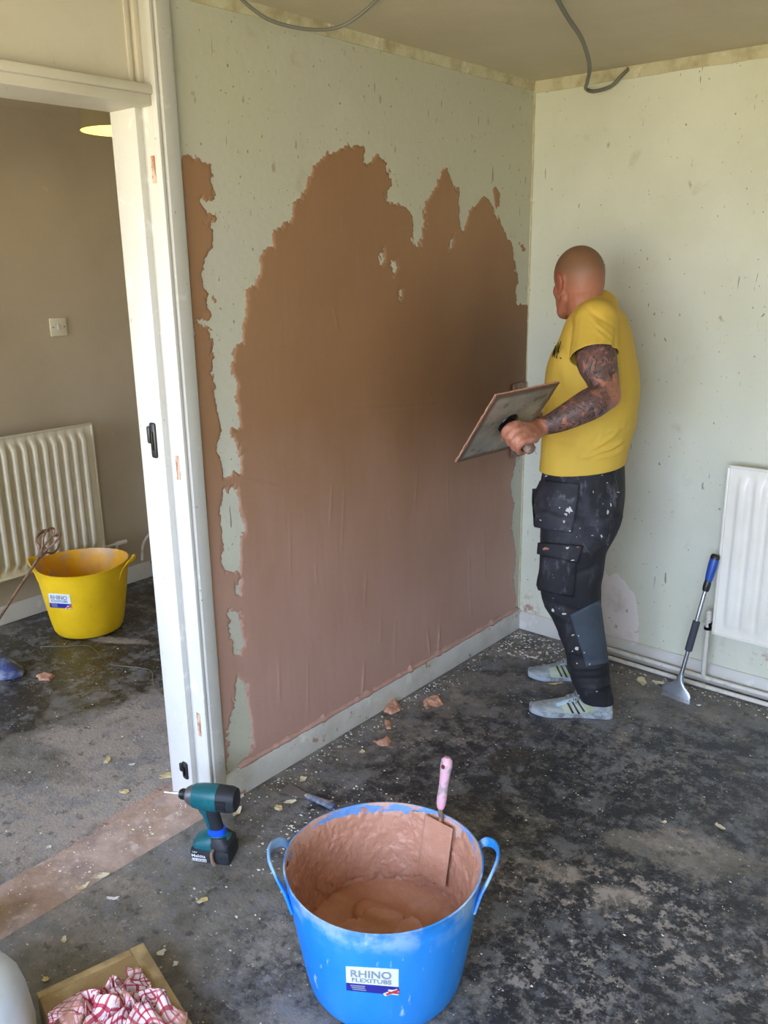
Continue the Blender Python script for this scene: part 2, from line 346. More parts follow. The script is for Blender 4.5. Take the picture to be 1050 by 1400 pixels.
M_trous = mat('black_work_cloth', '16161c', .75, layers=[dict(col='3a3b44', scale=9, lo=.5, hi=.72, fac=.7, attr='dusty'), dict(col='6d6d74', scale=26, lo=.56, hi=.70, fac=.6, attr='dusty', stretch=(1, 1, .5), seed=4), dict(col='b0aeae', scale=40, lo=.72, hi=.74, fac=.8, seed=6, detail=3)], bump=[(26, .3, (1, 1, .6))])
M_panel = mat('slate_grey_cloth', '3a444f', .75, layers=[dict(col='303842', scale=8, lo=.4, hi=.7)], bump=[(60, .1, (1, 1, 1))])
M_pocket = mat('dusty_black_cloth', '1f2026', .75, layers=[dict(col='4c4d55', scale=9, lo=.45, hi=.72, fac=.7), dict(col='75757b', scale=22, lo=.58, hi=.70, fac=.5, seed=4)], bump=[(26, .3, (1, 1, .6))])
M_paint = mat('dried_white_paint', 'bdbab8', .6)
M_orange = mat('orange_stitching', 'a8735c', .7)
M_shoe = mat('dusty_grey_mesh', '9aa2a4', .7, layers=[dict(col='7f888c', scale=60, lo=.45, hi=.6, stretch=(.4, .4, 1.5), fac=.8), dict(col='b9b6ad', scale=9, lo=.5, hi=.7, fac=.5, seed=2)], bump=[(160, .2, (.4, .4, 1))])
M_shoeblue = mat('pale_blue_overlay', '9fc0cf', .6, layers=[dict(col='c0cdd0', scale=12, lo=.45, hi=.6)])
M_shoegreen = mat('pale_green_overlay', '8f9a72', .6, layers=[dict(col='a9b09a', scale=18, lo=.45, hi=.6)])
M_sole = mat('worn_rubber_sole', 'a9b2bb', .6, layers=[dict(col='7c8288', scale=20, lo=.5, hi=.62)])
M_lace = mat('dusty_lace', '83898c', .8)
M_teal = mat('teal_plastic', '0c5c66', .4, layers=[dict(col='2c7f80', scale=12, lo=.5, hi=.65, fac=.5)])
M_drillblk = mat('black_rubber', '22242a', .6, layers=[dict(col='3c3f44', scale=14, lo=.5, hi=.65, fac=.5)])
M_bluetape = mat('bright_blue_tape', '1356e8', .35)
M_txt = mat('white_print', 'e6e6e6', .6)
M_sticker = mat('sticker_white', 'dfe6ee', .45)
M_navy = mat('sticker_navy', '2a2a8c', .45)
M_stgrey = mat('sticker_grey', '8d939c', .45)
M_red = mat('sticker_red', 'c43a3e', .5)
M_green = mat('dark_green_print', '3b4420', .8)
M_board = mat('worn_plywood', '9b8157', .7, layers=[dict(col='7a5f38', scale=5, lo=.45, hi=.65), dict(col='b8a47c', scale=11, lo=.55, hi=.68, fac=.7, seed=3), dict(col='5c4a30', scale=30, lo=.66, hi=.7, fac=.7, seed=5)], bump=[(30, .15, (1, 1, 1))])
M_tape = mat('board_edge', 'b39b6d', .6, layers=[dict(col='8e7650', scale=14, lo=.45, hi=.65)])
M_pail = mat('white_pail_plastic', 'cfd6da', .45, layers=[dict(col='b7b7a6', scale=5, lo=.45, hi=.7)])
M_handleblue = mat('blue_grip', '1b4aa0', .4)
M_foam = mat('grey_foam_grip', '3b3f49', .8)
M_gripink = mat('pink_plaster_smeared_grip', 'c9a3ac', .5, layers=[dict(col='d7a0b6', scale=18, lo=.45, hi=.6), dict(col='9a8f92', scale=24, lo=.55, hi=.62, seed=4), dict(col='c2476b', scale=14, lo=.62, hi=.66, seed=7)])
M_whisk = mat('plaster_crusted_steel', '7d6456', .55, .3, layers=[dict(col='a5836e', scale=25, lo=.45, hi=.6)])
M_shade = mat('taupe_lamp_shade', '6d6248', .8)
M_shadein = mat('lamp_shade_lining', 'ecdc86', .6)
M_bulb = mat('lit_bulb', 'fff0a0', .5, emit=('ffe070', 2.2))
M_glass = bpy.data.materials.new('window_glass'); M_glass.use_nodes = True
_n = M_glass.node_tree; _n.nodes.clear(); _o = N(_n, 'ShaderNodeOutputMaterial'); _t = N(_n, 'ShaderNodeBsdfTransparent'); _g = N(_n, 'ShaderNodeBsdfGlossy', Roughness=.02); _m = N(_n, 'ShaderNodeMixShader'); _m.inputs[0].default_value = .06
_n.links.new(_t.outputs[0], _m.inputs[1]); _n.links.new(_g.outputs[0], _m.inputs[2]); _n.links.new(_m.outputs[0], _o.inputs[0])
M_cloth = bpy.data.materials.new('red_check_tea_towel'); M_cloth.use_nodes = True
def _cloth():
    nt = M_cloth.node_tree; b = nt.nodes['Principled BSDF']; b.inputs['Roughness'].default_value = .85
    uv = N(nt, 'ShaderNodeUVMap', uv_map='weave'); s = N(nt, 'ShaderNodeSeparateXYZ'); nt.links.new(uv.outputs[0], s.inputs[0]); outs = []
    for ax in (0, 1):
        m = N(nt, 'ShaderNodeMath', operation='MULTIPLY'); m.inputs[1].default_value = 21; nt.links.new(s.outputs[ax], m.inputs[0])
        f = N(nt, 'ShaderNodeMath', operation='FRACT'); nt.links.new(m.outputs[0], f.inputs[0])
        l = N(nt, 'ShaderNodeMath', operation='LESS_THAN'); l.inputs[1].default_value = .27; nt.links.new(f.outputs[0], l.inputs[0]); outs.append(l.outputs[0])
    a = N(nt, 'ShaderNodeMath', operation='ADD'); nt.links.new(outs[0], a.inputs[0]); nt.links.new(outs[1], a.inputs[1])
    r = N(nt, 'ShaderNodeMath', operation='MULTIPLY'); r.inputs[1].default_value = .5; nt.links.new(a.outputs[0], r.inputs[0])
    cr = N(nt, 'ShaderNodeValToRGB'); nt.links.new(r.outputs[0], cr.inputs[0]); e = cr.color_ramp.elements
    e[0].color = lin('e3d2d6'); e[1].color = lin('8f2038'); k = e.new(.5); k.color = lin('b8465a')
    tc = N(nt, 'ShaderNodeTexCoord'); fac = noisemask(nt, tc.outputs['Object'], 9, .46, .60, seed=3)
    mx = N(nt, 'ShaderNodeMix', data_type='RGBA'); nt.links.new(fac, mx.inputs['Factor']); nt.links.new(cr.outputs[0], mx.inputs['A']); mx.inputs['B'].default_value = lin('a0705a')
    nt.links.new(mx.outputs['Result'], b.inputs['Base Color'])
_cloth()
# floor: masks come from attributes on the slab, noise breaks them up
M_floor = mat('bitumen_stained_concrete', '77736c', .62, layers=[
    dict(col='8d877e', scale=3, lo=.4, hi=.7, fac=.6), dict(col='5b5750', scale=9, lo=.42, hi=.62, fac=.8, seed=8, detail=8, nrough=.7),
    dict(col='2b2d33', scale=10, lo=.2, hi=.8, attr='tar', edge=.20, seed=1, detail=10, nrough=.80, rough=.42),
    dict(col='33302a', scale=5, lo=.2, hi=.8, attr='wet', edge=.2, seed=11, detail=6, rough=.26),  # wet hall floor and the shadow painted behind the blue tub
    dict(col='a1978e', scale=12, lo=.2, hi=.8, attr='dust', edge=.30, seed=2, detail=10, nrough=.82, rough=.8, fac=.85),
    dict(col='a98b7a', scale=9, lo=.2, hi=.8, attr='pink', edge=.3, seed=3, detail=8, nrough=.7, rough=.8),
    dict(col='94735a', scale=7, lo=.2, hi=.8, attr='rustf', edge=.3, seed=5, detail=8, nrough=.7, rough=.8),
    dict(col='85878c', scale=14, lo=.51, hi=.64, fac=.65, seed=6, detail=10, nrough=.82), dict(col='26282d', scale=24, lo=.56, hi=.62, fac=.6, seed=16, detail=8, nrough=.75),
    dict(col='1f2126', scale=12, lo=.50, hi=.58, fac=.6, seed=31, detail=9, nrough=.78, attr='tar'), dict(col='a59c95', scale=26, lo=.52, hi=.58, fac=.85, seed=21, detail=8, nrough=.74, attr='spots'), dict(col='74767a', scale=9, lo=.54, hi=.60, fac=.6, seed=33, detail=8, nrough=.7),
    dict(col='aaa59e', scale=30, lo=.60, hi=.68, fac=.6, seed=7, detail=6, nrough=.75),
    dict(col='d8d2c2', scale=85, lo=.70, hi=.73, fac=.7, seed=9, detail=2)], bump=[(18, .3, (1, 1, 1)), (90, .35, (1, 1, 1))])
# ------------------------------------------------------------------ the setting
def struct(name, vf, m, parent=None, **k): return obj(name, vf, m, parent, smooth=k.pop('smooth', False), kind=(None if parent else 'structure'), **k)
HH = 2.4; HX = -2.02      # ceiling height, far wall of the hall
DY0, DY1 = -2.665, -1.865  # doorway in the left wall
# floor as a fine grid with stain masks, one also holding a painted tub shadow
xs = np.arange(-2.1, RX+.1, .02); ys = np.arange(RY-.05, .1, .02)
X, Y = np.meshgrid(xs, ys, indexing='ij')
def blobs(lst, soft=.5):
    m = np.zeros_like(X)
    for (px, py, rx, ry, ang, amt) in lst:          # centre pixel on the floor, radii in metres, angle in degrees in world
        c = fl(px, py); a = math.radians(ang); dx, dy = X-c.x, Y-c.y
        u = dx*math.cos(a)+dy*math.sin(a); v = -dx*math.sin(a)+dy*math.cos(a)
        m = np.maximum(m, amt*np.clip((1.0-np.sqrt((u/rx)**2+(v/ry)**2))/soft+.0, 0, 1))
    return m
def fpoly(pts, soft=.05):
    P = [(fl(*q).x, fl(*q).y) for q in pts]; return np.clip(sdf(X, Y, P)/soft*.5+.5, 0, 1)
room = np.clip((X+.05)/.05, 0, 1)
tar = room*(.26+.34*vnoise(X, Y, 1.6, 3)) + .25*room*fpoly([(520, 1010), (650, 930), (720, 900), (860, 980), (1050, 1010), (1300, 1400), (1200, 1700), (700, 1700), (650, 1350), (660, 1100), (480, 1080)], .25)
tar += .12*room*fpoly([(330, 1110), (520, 1040), (640, 1100), (700, 1250), (1050, 1250), (1050, 1400), (330, 1400), (300, 1250)], .2)
tar -= .30*blobs([(110, 1290, .4, .3, 0, 1), (930, 1165, .3, .10, 20, .9), (940, 950, .5, .12, 0, .8), (600, 960, .35, .1, 30, .7), (640, 930, .45, .1, 35, .5), (250, 1200, .3, .25, 0, .8)])
tar = np.clip(tar, 0, 1)
dust = .16+.22*vnoise(X, Y, 1.8, 9)
dust += blobs([(845, 1230, .14, .09, 30, .42), (760, 1190, .13, .06, 10, .45), (930, 1150, .22, .1, 25, .35), (960, 1280, .1, .06, 0, .3), (870, 1300, .3, .15, 0, .15), (120, 1240, .35, .25, 20, .35), (580, 950, .5, .08, 40, .3), (700, 890, .25, .12, 20, .35)])
hall = 1-room
dust += hall*.9*fpoly([(60, 1010), (215, 935), (262, 960), (262, 1060), (240, 1075), (90, 1170), (0, 1200), (-60, 1110), (90, 1060)], .08)*(.55+.25*vnoise(X, Y, 3, 5))
dust += hall*blobs([(165, 875, .25, .05, 30, .5), (60, 1000, .2, .1, 0, .2), (30, 1110, .3, .2, 0, .35), (200, 830, .3, .05, 0, .3)])
dust = np.clip(dust, 0, .9)
wet = np.clip(hall*(.35+.45*fpoly([(-100, 870), (60, 800), (300, 780), (262, 930), (60, 1010), (-100, 1060)], .1)+.2*blobs([(110, 1035, .25, .1, 20, 1)])) + room*blobs([(720, 1040, .26, .16, 60, .62)]), 0, 1)  # hall part is wet floor; the room blob paints the blue tub's shadow
pink = np.clip(fpoly([(-120, 1262), (0, 1222), (130, 1125), (240, 1062), (285, 1075), (272, 1110), (130, 1195), (0, 1275), (-120, 1350)], .03)*.85 + blobs([(535, 975, .05, .03, 0, .7), (760, 1185, .1, .05, 20, .35), (690, 1190, .10, .05, 0, .5), (60, 925, .05, .04, 0, .6)]), 0, 1)
rustf = blobs([(50, 1215, .13, .07, 30, .5), (165, 1150, .10, .05, 30, .35), (235, 1062, .06, .03, 30, .4)])
spots = room*blobs([(850, 1230, .34, .22, 30, 1), (960, 1300, .3, .25, 0, .8), (760, 1330, .3, .25, 0, .8), (720, 1200, .25, .12, 20, .8), (560, 1010, .5, .18, 40, .5), (900, 1060, .4, .3, 0, .45), (380, 1300, .25, .25, 0, .5)], .6)
Zf = -.0015+.0012*(vnoise(X, Y, 9, 21)-.5)
A = np.stack([X, Y, Zf], -1).reshape(-1, 3)
floor = bigmesh('floor', A, gridfaces(*X.shape), M_floor, kind='structure')
for nme, v in (('tar', tar), ('dust', dust), ('wet', wet), ('pink', pink), ('rustf', rustf), ('spots', spots)): attr(floor, nme, v)
# walls
T = .165
def hole_wall(x0, x1, y0, y1, holes, axis):  # rectangles around openings
    pass
struct('wall_left', join(box((-T, DY1+.0, 0), (0, 0, HH)), box((-T, RY, 0), (0, DY0, HH)), box((-T, DY0, 2.38), (0, DY1, HH))), M_wall)
# back wall with attribute masks on a grid facing the room
xs2 = np.arange(0, RX+.01, .02); zs2 = np.arange(0, HH+.001, .02); X2, Z2 = np.meshgrid(xs2, zs2, indexing='ij')
def wblob(lst):
    m = np.zeros_like(X2)
    for (px, py, rx, rz, amt) in lst:
        c = hit(px, py, 1, 0.0); m = np.maximum(m, amt*np.clip(1.4-np.sqrt(((X2-c.x)/rx)**2+((Z2-c.z)/rz)**2), 0, 1))
    return m
A = np.stack([X2, 0*X2, Z2], -1).reshape(-1, 3)
wb = bigmesh('wall_back', A, gridfaces(*X2.shape), M_wallb, kind='structure')
attr(wb, 'rust', wblob([(720, 830, .06, .05, 1), (1040, 900, .04, .03, .9), (728, 815, .02, .03, .8)])); attr(wb, 'bare', wblob([]))
wbb = struct('wall_backing', box((-.0, .004, 0), (RX, .12, HH)), M_wall)
bpy.data.objects['wall_backing'].name = 'wall_rear'
struct('wall_right', box((RX, RY, 0), (RX+.1, .12, HH)), M_wallb)
struct('wall_front', join(box((-T, RY-.12, 0), (WX0, RY, HH)), box((WX1, RY-.12, 0), (RX+.1, RY, HH)), box((WX0, RY-.12, 0), (WX1, RY, WZ0)), box((WX0, RY-.12, WZ1), (WX1, RY, HH))), M_wallb)
struct('ceiling', box((-T, RY-.12, HH), (RX+.1, .12, HH+.08)), M_ceil)
struct('wall_hall_far', box((HX-.1, RY, -.01), (HX, -.2, HH)), M_hall)
struct('wall_hall_end', box((HX-.1, -.2, -.01), (-T, -.1, HH)), M_hall)
struct('wall_hall_front', join(box((HX-.1, RY-.12, -.01), (-1.85, RY, HH)), box((-.45, RY-.12, -.01), (-T, RY, HH)), box((-1.85, RY-.12, -.01), (-.45, RY, .2)), box((-1.85, RY-.12, 2.2), (-.45, RY, HH))), M_hall)  # end wall with a gap for the added hall window
struct('ceiling_hall', box((HX-.1, RY-.12, HH), (-T, -.1, HH+.08)), M_hall)
def window(n, x0, x1, z0, z1, nm):
    t = empty('window_%d' % n, ((x0+x1)/2, RY-.06, z0), kind='structure')
    f = .05
    obj('window_frame', join(box((x0, RY-.1, z0), (x0+f, RY-.02, z1)), box((x1-f, RY-.1, z0), (x1, RY-.02, z1)), box((x0, RY-.1, z0), (x1, RY-.02, z0+f)), box((x0, RY-.1, z1-f), (x1, RY-.02, z1))), M_white, t, False)
    for k in range(1, nm):
        x = x0+(x1-x0)*k/nm; obj('mullion', box((x-.025, RY-.1, z0+f), (x+.025, RY-.02, z1-f)), M_white, t, False)
    for k in range(nm):
        a = x0+(x1-x0)*k/nm+.03; b = x0+(x1-x0)*(k+1)/nm-.03; obj('pane', box((a, RY-.063, z0+f), (b, RY-.057, z1-f)), M_glass, t, False)
    obj('window_sill', box((x0-.04, RY-.02, z0-.03), (x1+.04, RY+.12, z0)), M_white, t, False)
window(1, WX0, WX1, WZ0, WZ1, 3); window(2, -1.85, -.45, .2, 2.2, 2)  # the second window is unseen, added for more light in the hall
# plaster coat on the left wall (height field: it ends where the coat thins out to nothing)
PO = [(246,214),(262,213),(272,218),(280,226),(287,224),(290,250),(293,275),(275,275),(278,283),(284,290),(296,292),(297,300),(294,304),(284,302),(288,312),(292,318),(290,330),(283,360),(277,375),(279,390),(288,398),(291,408),(283,408),(288,440),(276,433),(270,436),(273,447),(283,446),(290,457),(291,480),(289,507),(294,530),(295,560),(304,590),(297,615),(302,640),(304,654),
      (328,643),(325,610),(318,590),(327,583),(322,560),(323,530),(316,500),(318,475),(328,470),(330,455),(335,430),(338,410),(333,395),(350,390),(357,370),(355,350),(363,340),(372,335),(372,315),(385,310),(398,300),(402,280),(412,262),(420,245),(430,225),(445,213),(465,203),(480,198),(498,198),(500,210),(498,222),(508,222),(512,213),(522,214),(528,222),(533,240),(538,250),(528,265),(528,275),(545,280),(560,290),(566,305),(563,330),(570,338),(577,325),(580,300),(578,290),(585,272),(595,255),(605,232),(611,230),(618,250),(628,262),(629,290),(628,310),(633,318),(637,300),(645,285),(655,275),(662,268),(672,275),(675,290),(683,300),(690,320),(698,328),(703,345),(705,370),(708,375),(706,400),(706,415),(722,417),(720,520),(716,590),(706,625),(701,650),(697,665),(702,690),(700,720),(706,760),(702,790),(706,820),(703,848),(690,855),(670,868),(640,885),(610,905),(580,922),(550,938),(520,948),(480,968),(440,990),(400,1010),(370,1030),(345,1043),(343,1030),(342,985),(336,950),(333,928),(325,925),(322,950),(313,995),(307,1062),(300,1062)]
PH = [[(305,667),(312,672),(318,665),(327,685),(333,723),(328,735),(325,780),(306,783),(303,760),(304,730),(302,700)], [(321,795),(326,797),(328,812),(322,815)], [(315,838),(328,835),(330,860),(334,885),(320,893),(316,870)],
      [(534,362),(541,358),(544,366),(538,378)], [(613,325),(619,322),(620,335),(614,342)], [(519,345),(524,343),(525,358),(521,362)], [(545,398),(548,396),(549,405),(546,408)]]
PI_ = [[(672,258),(678,255),(683,265),(682,278),(678,287),(675,270)], [(705,330),(712,332),(719,342),(714,344)], [(282,398),(291,402),(293,410),(287,409)]]
yw = np.arange(-1.836, .001, .004); zw = np.arange(.02, 2.14, .004); YW, ZW = np.meshgrid(yw, zw, indexing='ij')
w2 = lambda q: (hit(q[0], q[1], 0, 0.0).y, hit(q[0], q[1], 0, 0.0).z)
F = sdf(YW, ZW, [w2(q) for q in PO])
for h in PH: F = np.minimum(F, -sdf(YW, ZW, [w2(q) for q in h]))
for h in PI_: F = np.maximum(F, sdf(YW, ZW, [w2(q) for q in h]))
nz = vnoise(YW*1.0, ZW*.7, 40, 31, 4, .7)-.5; nz2 = vnoise(YW+.4*ZW, ZW*.35, 70, 77, 3, .7)-.5
inner = np.clip(-.03-YW, 0, .05)/.05
nz3 = vnoise(YW+.6*ZW, ZW-.3*YW, 110, 131, 2, .8)-.5
F = F+(nz*.030+nz2*.026+nz3*.030*np.clip(vnoise(YW, ZW, 6, 141)*3-1.1, 0, 1))*np.clip(inner+.2, 0, 1)
hgt = np.clip(F*.45, -.002, .0038)
core = np.clip(F/.03, 0, 1)
hgt += core*(.0016*(vnoise(YW*1.0, ZW*.3, 9, 5)-.5)+.0005*(vnoise(YW, ZW*.25, 30, 15)-.5))
# trowel ridges left in the wet coat
for (x0, y0, x1, y1, a) in [(497,905,494,955,2.2),(540,850,538,905,1.0),(583,860,588,905,2.0),(600,855,598,900,2.4),(603,890,606,900,2.5),(560,900,560,930,1.2),(453,660,450,720,1.0),(430,770,432,800,1.0),(470,660,466,760,.8),(532,695,534,712,1.4),(640,790,644,850,1.0),(500,780,497,830,.9),(520,840,519,880,.9),(455,420,462,455,1.2),(610,640,612,700,.7),(380,900,381,960,1.0),(420,900,420,980,.8),(395,700,396,800,.7),(660,720,662,790,.9),(570,640,566,700,1.0),(330,655,380,665,1.1),(480,560,560,556,1.1),(560,556,600,552,1.0),(583,535,590,545,1.8),(640,740,641,800,.8)]:
    a0, b0 = w2((x0, y0)), w2((x1, y1)); ex, ey = b0[0]-a0[0], b0[1]-a0[1]
    t = ((YW-a0[0])*ex+(ZW-a0[1])*ey)/(ex*ex+ey*ey); tt = np.clip(t, 0, 1)
    dist = np.hypot(YW-a0[0]-tt*ex, ZW-a0[1]-tt*ey)+.006*(vnoise(YW, ZW, 25, 3)-.5)
    hgt += core*.0019*a*np.exp(-(dist/.0055)**2)*(.3+1.0*vnoise(YW, ZW, 60, 41))*np.sin(np.pi*np.clip(.06+.88*tt, 0, 1))
Am = np.stack([hgt, YW, ZW], -1).reshape(-1, 3)
m4 = (np.maximum.reduce([hgt[:-1, :-1], hgt[1:, :-1], hgt[1:, 1:], hgt[:-1, 1:]]) > -.0005)
qf = gridfaces(*YW.shape, m4)
wl = bpy.data.objects['wall_left']
used = np.unique(qf); remap = -np.ones(Am.shape[0], int); remap[used] = np.arange(len(used))
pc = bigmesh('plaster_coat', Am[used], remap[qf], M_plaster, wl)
pc['label'] = 'wet brown plaster spread over the pale paint in ragged lobes'
_fc = w2((665, 500)); attr(pc, 'fresh', np.clip(1.25-np.hypot((YW-_fc[0])/.62, (ZW-_fc[1])/.42)+.3*(vnoise(YW, ZW*.5, 6, 95)-.5), 0, 1).reshape(-1)[used]); attr(pc, 'dry_lit', np.clip((1.25-ZW)/1.0+.5*(vnoise(YW, ZW*.6, 2.5, 91)-.5)+.25*(vnoise(YW, ZW*.3, 14, 92)-.5), 0, 1).reshape(-1)[used]); attr(pc, 'thin', np.clip(1-F.reshape(-1)[used]/.007, 0, 1))  # paler downwards: partly drier plaster, partly low light painted into the colour
bead = []
for k in range(221):
    y_ = -1.76+1.74*k/220; q = noise.noise(V((y_*16, 3, 0)))+.6*noise.noise(V((y_*55, 5, 0))); r_ = max(.0006, .0035+.0065*q); lump = sum(.007*math.exp(-((y_-w2(c)[0])/.014)**2) for c in ((500, 955), (598, 895), (440, 985), (670, 865), (560, 930)))
    bead.append([V((x, y_, z)) for x, z in ((.001, .094), (.010+r_, .0945-.8*lump), (.014+r_*.6, .100-lump*.3+r_*.3), (.006+r_*.4, .103+r_+lump), (.001, .106+r_*1.6+lump*1.4))])
bd_ = obj('plaster_bead', loft(bead), M_plaster, wl, 'full', label='rough bead of plaster smeared along the top of the skirting'); attr(bd_, 'dry_lit', [.95]*len(bd_.data.vertices)); attr(bd_, 'thin', [.4]*len(bd_.data.vertices))
# old filler patch on the back wall: same trick, paler and rough
FP2 = [(820,770),(832,788),(845,784),(857,800),(868,815),(872,840),(872,885),(860,888),(815,878),(812,800)]
xq = np.arange(.3, .75, .005); zq = np.arange(.06, .5, .005); XQ, ZQ = np.meshgrid(xq, zq, indexing='ij')
F2 = sdf(XQ, ZQ, [(hit(*q, 1, 0.0).x, hit(*q, 1, 0.0).z) for q in FP2])+.02*(vnoise(XQ, ZQ, 35, 8)-.5)
h2 = np.clip(F2*.3, -.001, .0015)+.0006*(vnoise(XQ, ZQ, 30, 9)-.5)
qf2 = gridfaces(*XQ.shape, np.maximum.reduce([h2[:-1, :-1], h2[1:, :-1], h2[1:, 1:], h2[:-1, 1:]]) > -.0003)
M_fill = mat('pale_filler', 'e0d8d2', .75, layers=[dict(col='c9b8ad', scale=8, lo=.5, hi=.7), dict(col='8c7463', scale=28, lo=.62, hi=.68, fac=.8, seed=4)], bump=[(40, .3, (1, 1, 1))])
bigmesh('filler_patch', np.stack([XQ, -h2, ZQ], -1).reshape(-1, 3), qf2, M_fill, wb)
# ceiling joint strips, skirtings
def rough_strip(p0, p1, w, t, axis_w, axis_t, n=80, seed=0):
    p0, p1 = V(p0), V(p1); rings = []
    for i in range(n+1):
        s = i/n; c = p0.lerp(p1, s); a = .5+.5*noise.noise(V((s*14, seed, 0))); b = .5+.5*noise.noise(V((s*40, seed, 3)))
        W_ = w*(.8+.3*a+.12*b); tt = t*(.7+.6*b)
        rings.append([c, c+axis_w*W_, c+axis_w*W_+axis_t*tt*.8, c+axis_w*W_*.5+axis_t*tt, c+axis_t*tt])
    return loft(rings)
M_strip = mat('cracked_joint_strip', 'c4bea0', .75, layers=[dict(col='a89c7a', scale=12, lo=.45, hi=.65), dict(col='e0dcca', scale=10, lo=.6, hi=.68, fac=.8, seed=3)], bump=[(40, .3, (1, 1, 1))])
struct('trim_1', rough_strip((0, RY, HH), (0, 0, HH), .035, .007, V((0, 0, -1)), V((1, 0, 0)), 160, 1), M_strip)
struct('trim_2', rough_strip((0, 0, HH), (RX, 0, HH), .042, .007, V((0, 0, -1)), V((0, -1, 0)), 120, 5), M_strip)
struct('trim_3', rough_strip((0, 0, .09), (0, 0, HH), .006, .006, V((0, -1, 0)), V((1, 0, 0)), 160, 9), M_strip)
def skirting(p0, p1, out, h=.098, t=.018, n=90, seed=0):
    p0, p1 = V(p0), V(p1); rings = []
    for i in range(n+1):
        s = i/n; c = p0.lerp(p1, s); q = noise.noise(V((s*20, seed, 0)))*.0025
        rings.append([c, c+out*t, c+out*(t+q*.4)+UP*(h-.014+q), c+out*(t*.45)+UP*(h+q), c+UP*(h+q)])
    return loft(rings)
struct('baseboard_left', skirting((0, DY1+.035, 0), (0, -.001, 0), V((1, 0, 0))), M_skirt, smooth=True)
struct('baseboard_back', skirting((.018, 0, 0), (RX, 0, 0), V((0, -1, 0)), .085, .018, 120, 3), M_white, smooth=True)
struct('baseboard_hall', skirting((HX, RY, 0), (HX, -.2, 0), V((1, 0, 0)), .09, .016, 60, 6), M_white, smooth=True)
# door lining: storey-height frame with a transom and a fixed panel over it
door = empty('door_1', (0, DY1, 0), kind='structure')
def jamb(sgn, ye):     # ye = face of the stop; sgn=+1 for the right-hand jamb (solid towards +y)
    s = sgn
    obj('door_stop', box((-T-.005, ye, 0), (-.055, ye+s*.034, 2.10), .003), M_white, door, True)
    obj('jamb_post', join(box((-.058, ye+s*.020, 0), (-.004, ye+s*.04, HH-.001), .002), box((-T, ye+s*.03, 2.06), (-.05, ye+s*.04, HH-.001))), M_white, door, True)
    # architrave: flat board with two beads
    prof = [(0, 0), (.012, 0), (.017, .004), (.017, .011), (.012, .014), (.012, .018), (.020, .022), (.020, .062), (.016, .068), (0, .068)]
    y0 = ye+s*.014
    r = [[V((x, y0+s*y, z)) for x, y in prof] for z in [0]+[HH*i/24 for i in range(1, 24)]+[HH-.001]]
    obj('architrave', loft(r), M_white if s > 0 else M_cream, door, True)
jamb(1, -1.905); jamb(-1, DY0+.04)
y0, y1 = DY0+.035, -1.888
obj('transom', join(box((-T, y0, 2.097), (-.002, y1, 2.135), .003), box((-.05, y0, 2.122), (.010, y1, 2.146), .005)), M_cream, door, True)
obj('transom_panel', box((-.06, y0, 2.134), (-.045, y1, HH-.001)), M_cream, door, False)
obj('panel_bead', join(box((-.046, y1-.014, 2.142), (-.030, y1+.004, HH-.001), .004), box((-.046, y1-.034, 2.142), (-.040, y1-.020, HH-.001), .002), box((-.046, y0, 2.142), (-.034, y1, 2.155), .004)), M_cream, door, True)
def on_stop(px, py): return hit(px, py, 1, -1.905)
for (x_, y_, hh) in [(211, 602, .052), (254, 1053, .03)]:
    c = on_stop(x_, y_); k = obj('latch_keep', join(box((c.x-.013, -1.911, c.z-hh), (c.x+.013, -1.903, c.z+hh), .006), box((c.x-.022, -1.916, c.z-hh*.2), (c.x-.006, -1.906, c.z+hh*.8), .005)), M_black, door, True, label='black keep screwed to the white door stop')
    obj('latch_slot', box((c.x-.004, -1.915, c.z-hh*.55), (c.x+.004, -1.909, c.z+hh*.5), .002), M_dkmetal, k, True)
for (px, py, h_) in [(216, 231, .034), (249, 641, .036), (277, 993, .04)]:
    c = hit(px, py, 1, -1.885); x_ = -.022
    obj('hinge_recess', box((x_-.008, -1.8865, c.z-h_), (x_+.009, -1.884, c.z+h_), .001), M_woodbare, door, False, label='bare wood patch where a hinge was taken off')
# threshold ridge in the doorway
def threshold():
    n, m = 46, 14; ys_ = np.linspace(DY0, DY1, n); xs_ = np.linspace(-.19, .015, m); YY, XX = np.meshgrid(ys_, xs_, indexing='ij')
    e = np.clip(np.minimum((XX+.19)/.03, (.015-XX)/.02), 0, 1)
    ZZ = .004*e*(.5+vnoise(XX, YY, 14, 61))+.001*(vnoise(XX, YY, 50, 62)-.5)*e-.001*(1-e)
    return np.stack([XX, YY, ZZ], -1).reshape(-1, 3), gridfaces(n, m)
M_thr = mat('plaster_stained_threshold', 'ab9486', .85, layers=[dict(col='8a7970', scale=9, lo=.45, hi=.65), dict(col='937660', scale=6, lo=.5, hi=.62, fac=.6, seed=3), dict(col='c4b1a3', scale=22, lo=.58, hi=.66, fac=.7, seed=5), dict(col='e0d8cc', scale=70, lo=.68, hi=.71, seed=7)], bump=[(25, .5, (1, 1, 1))])
A_, Q_ = threshold(); bigmesh('trim_4', A_, Q_[:, ::-1], M_thr, kind='structure')
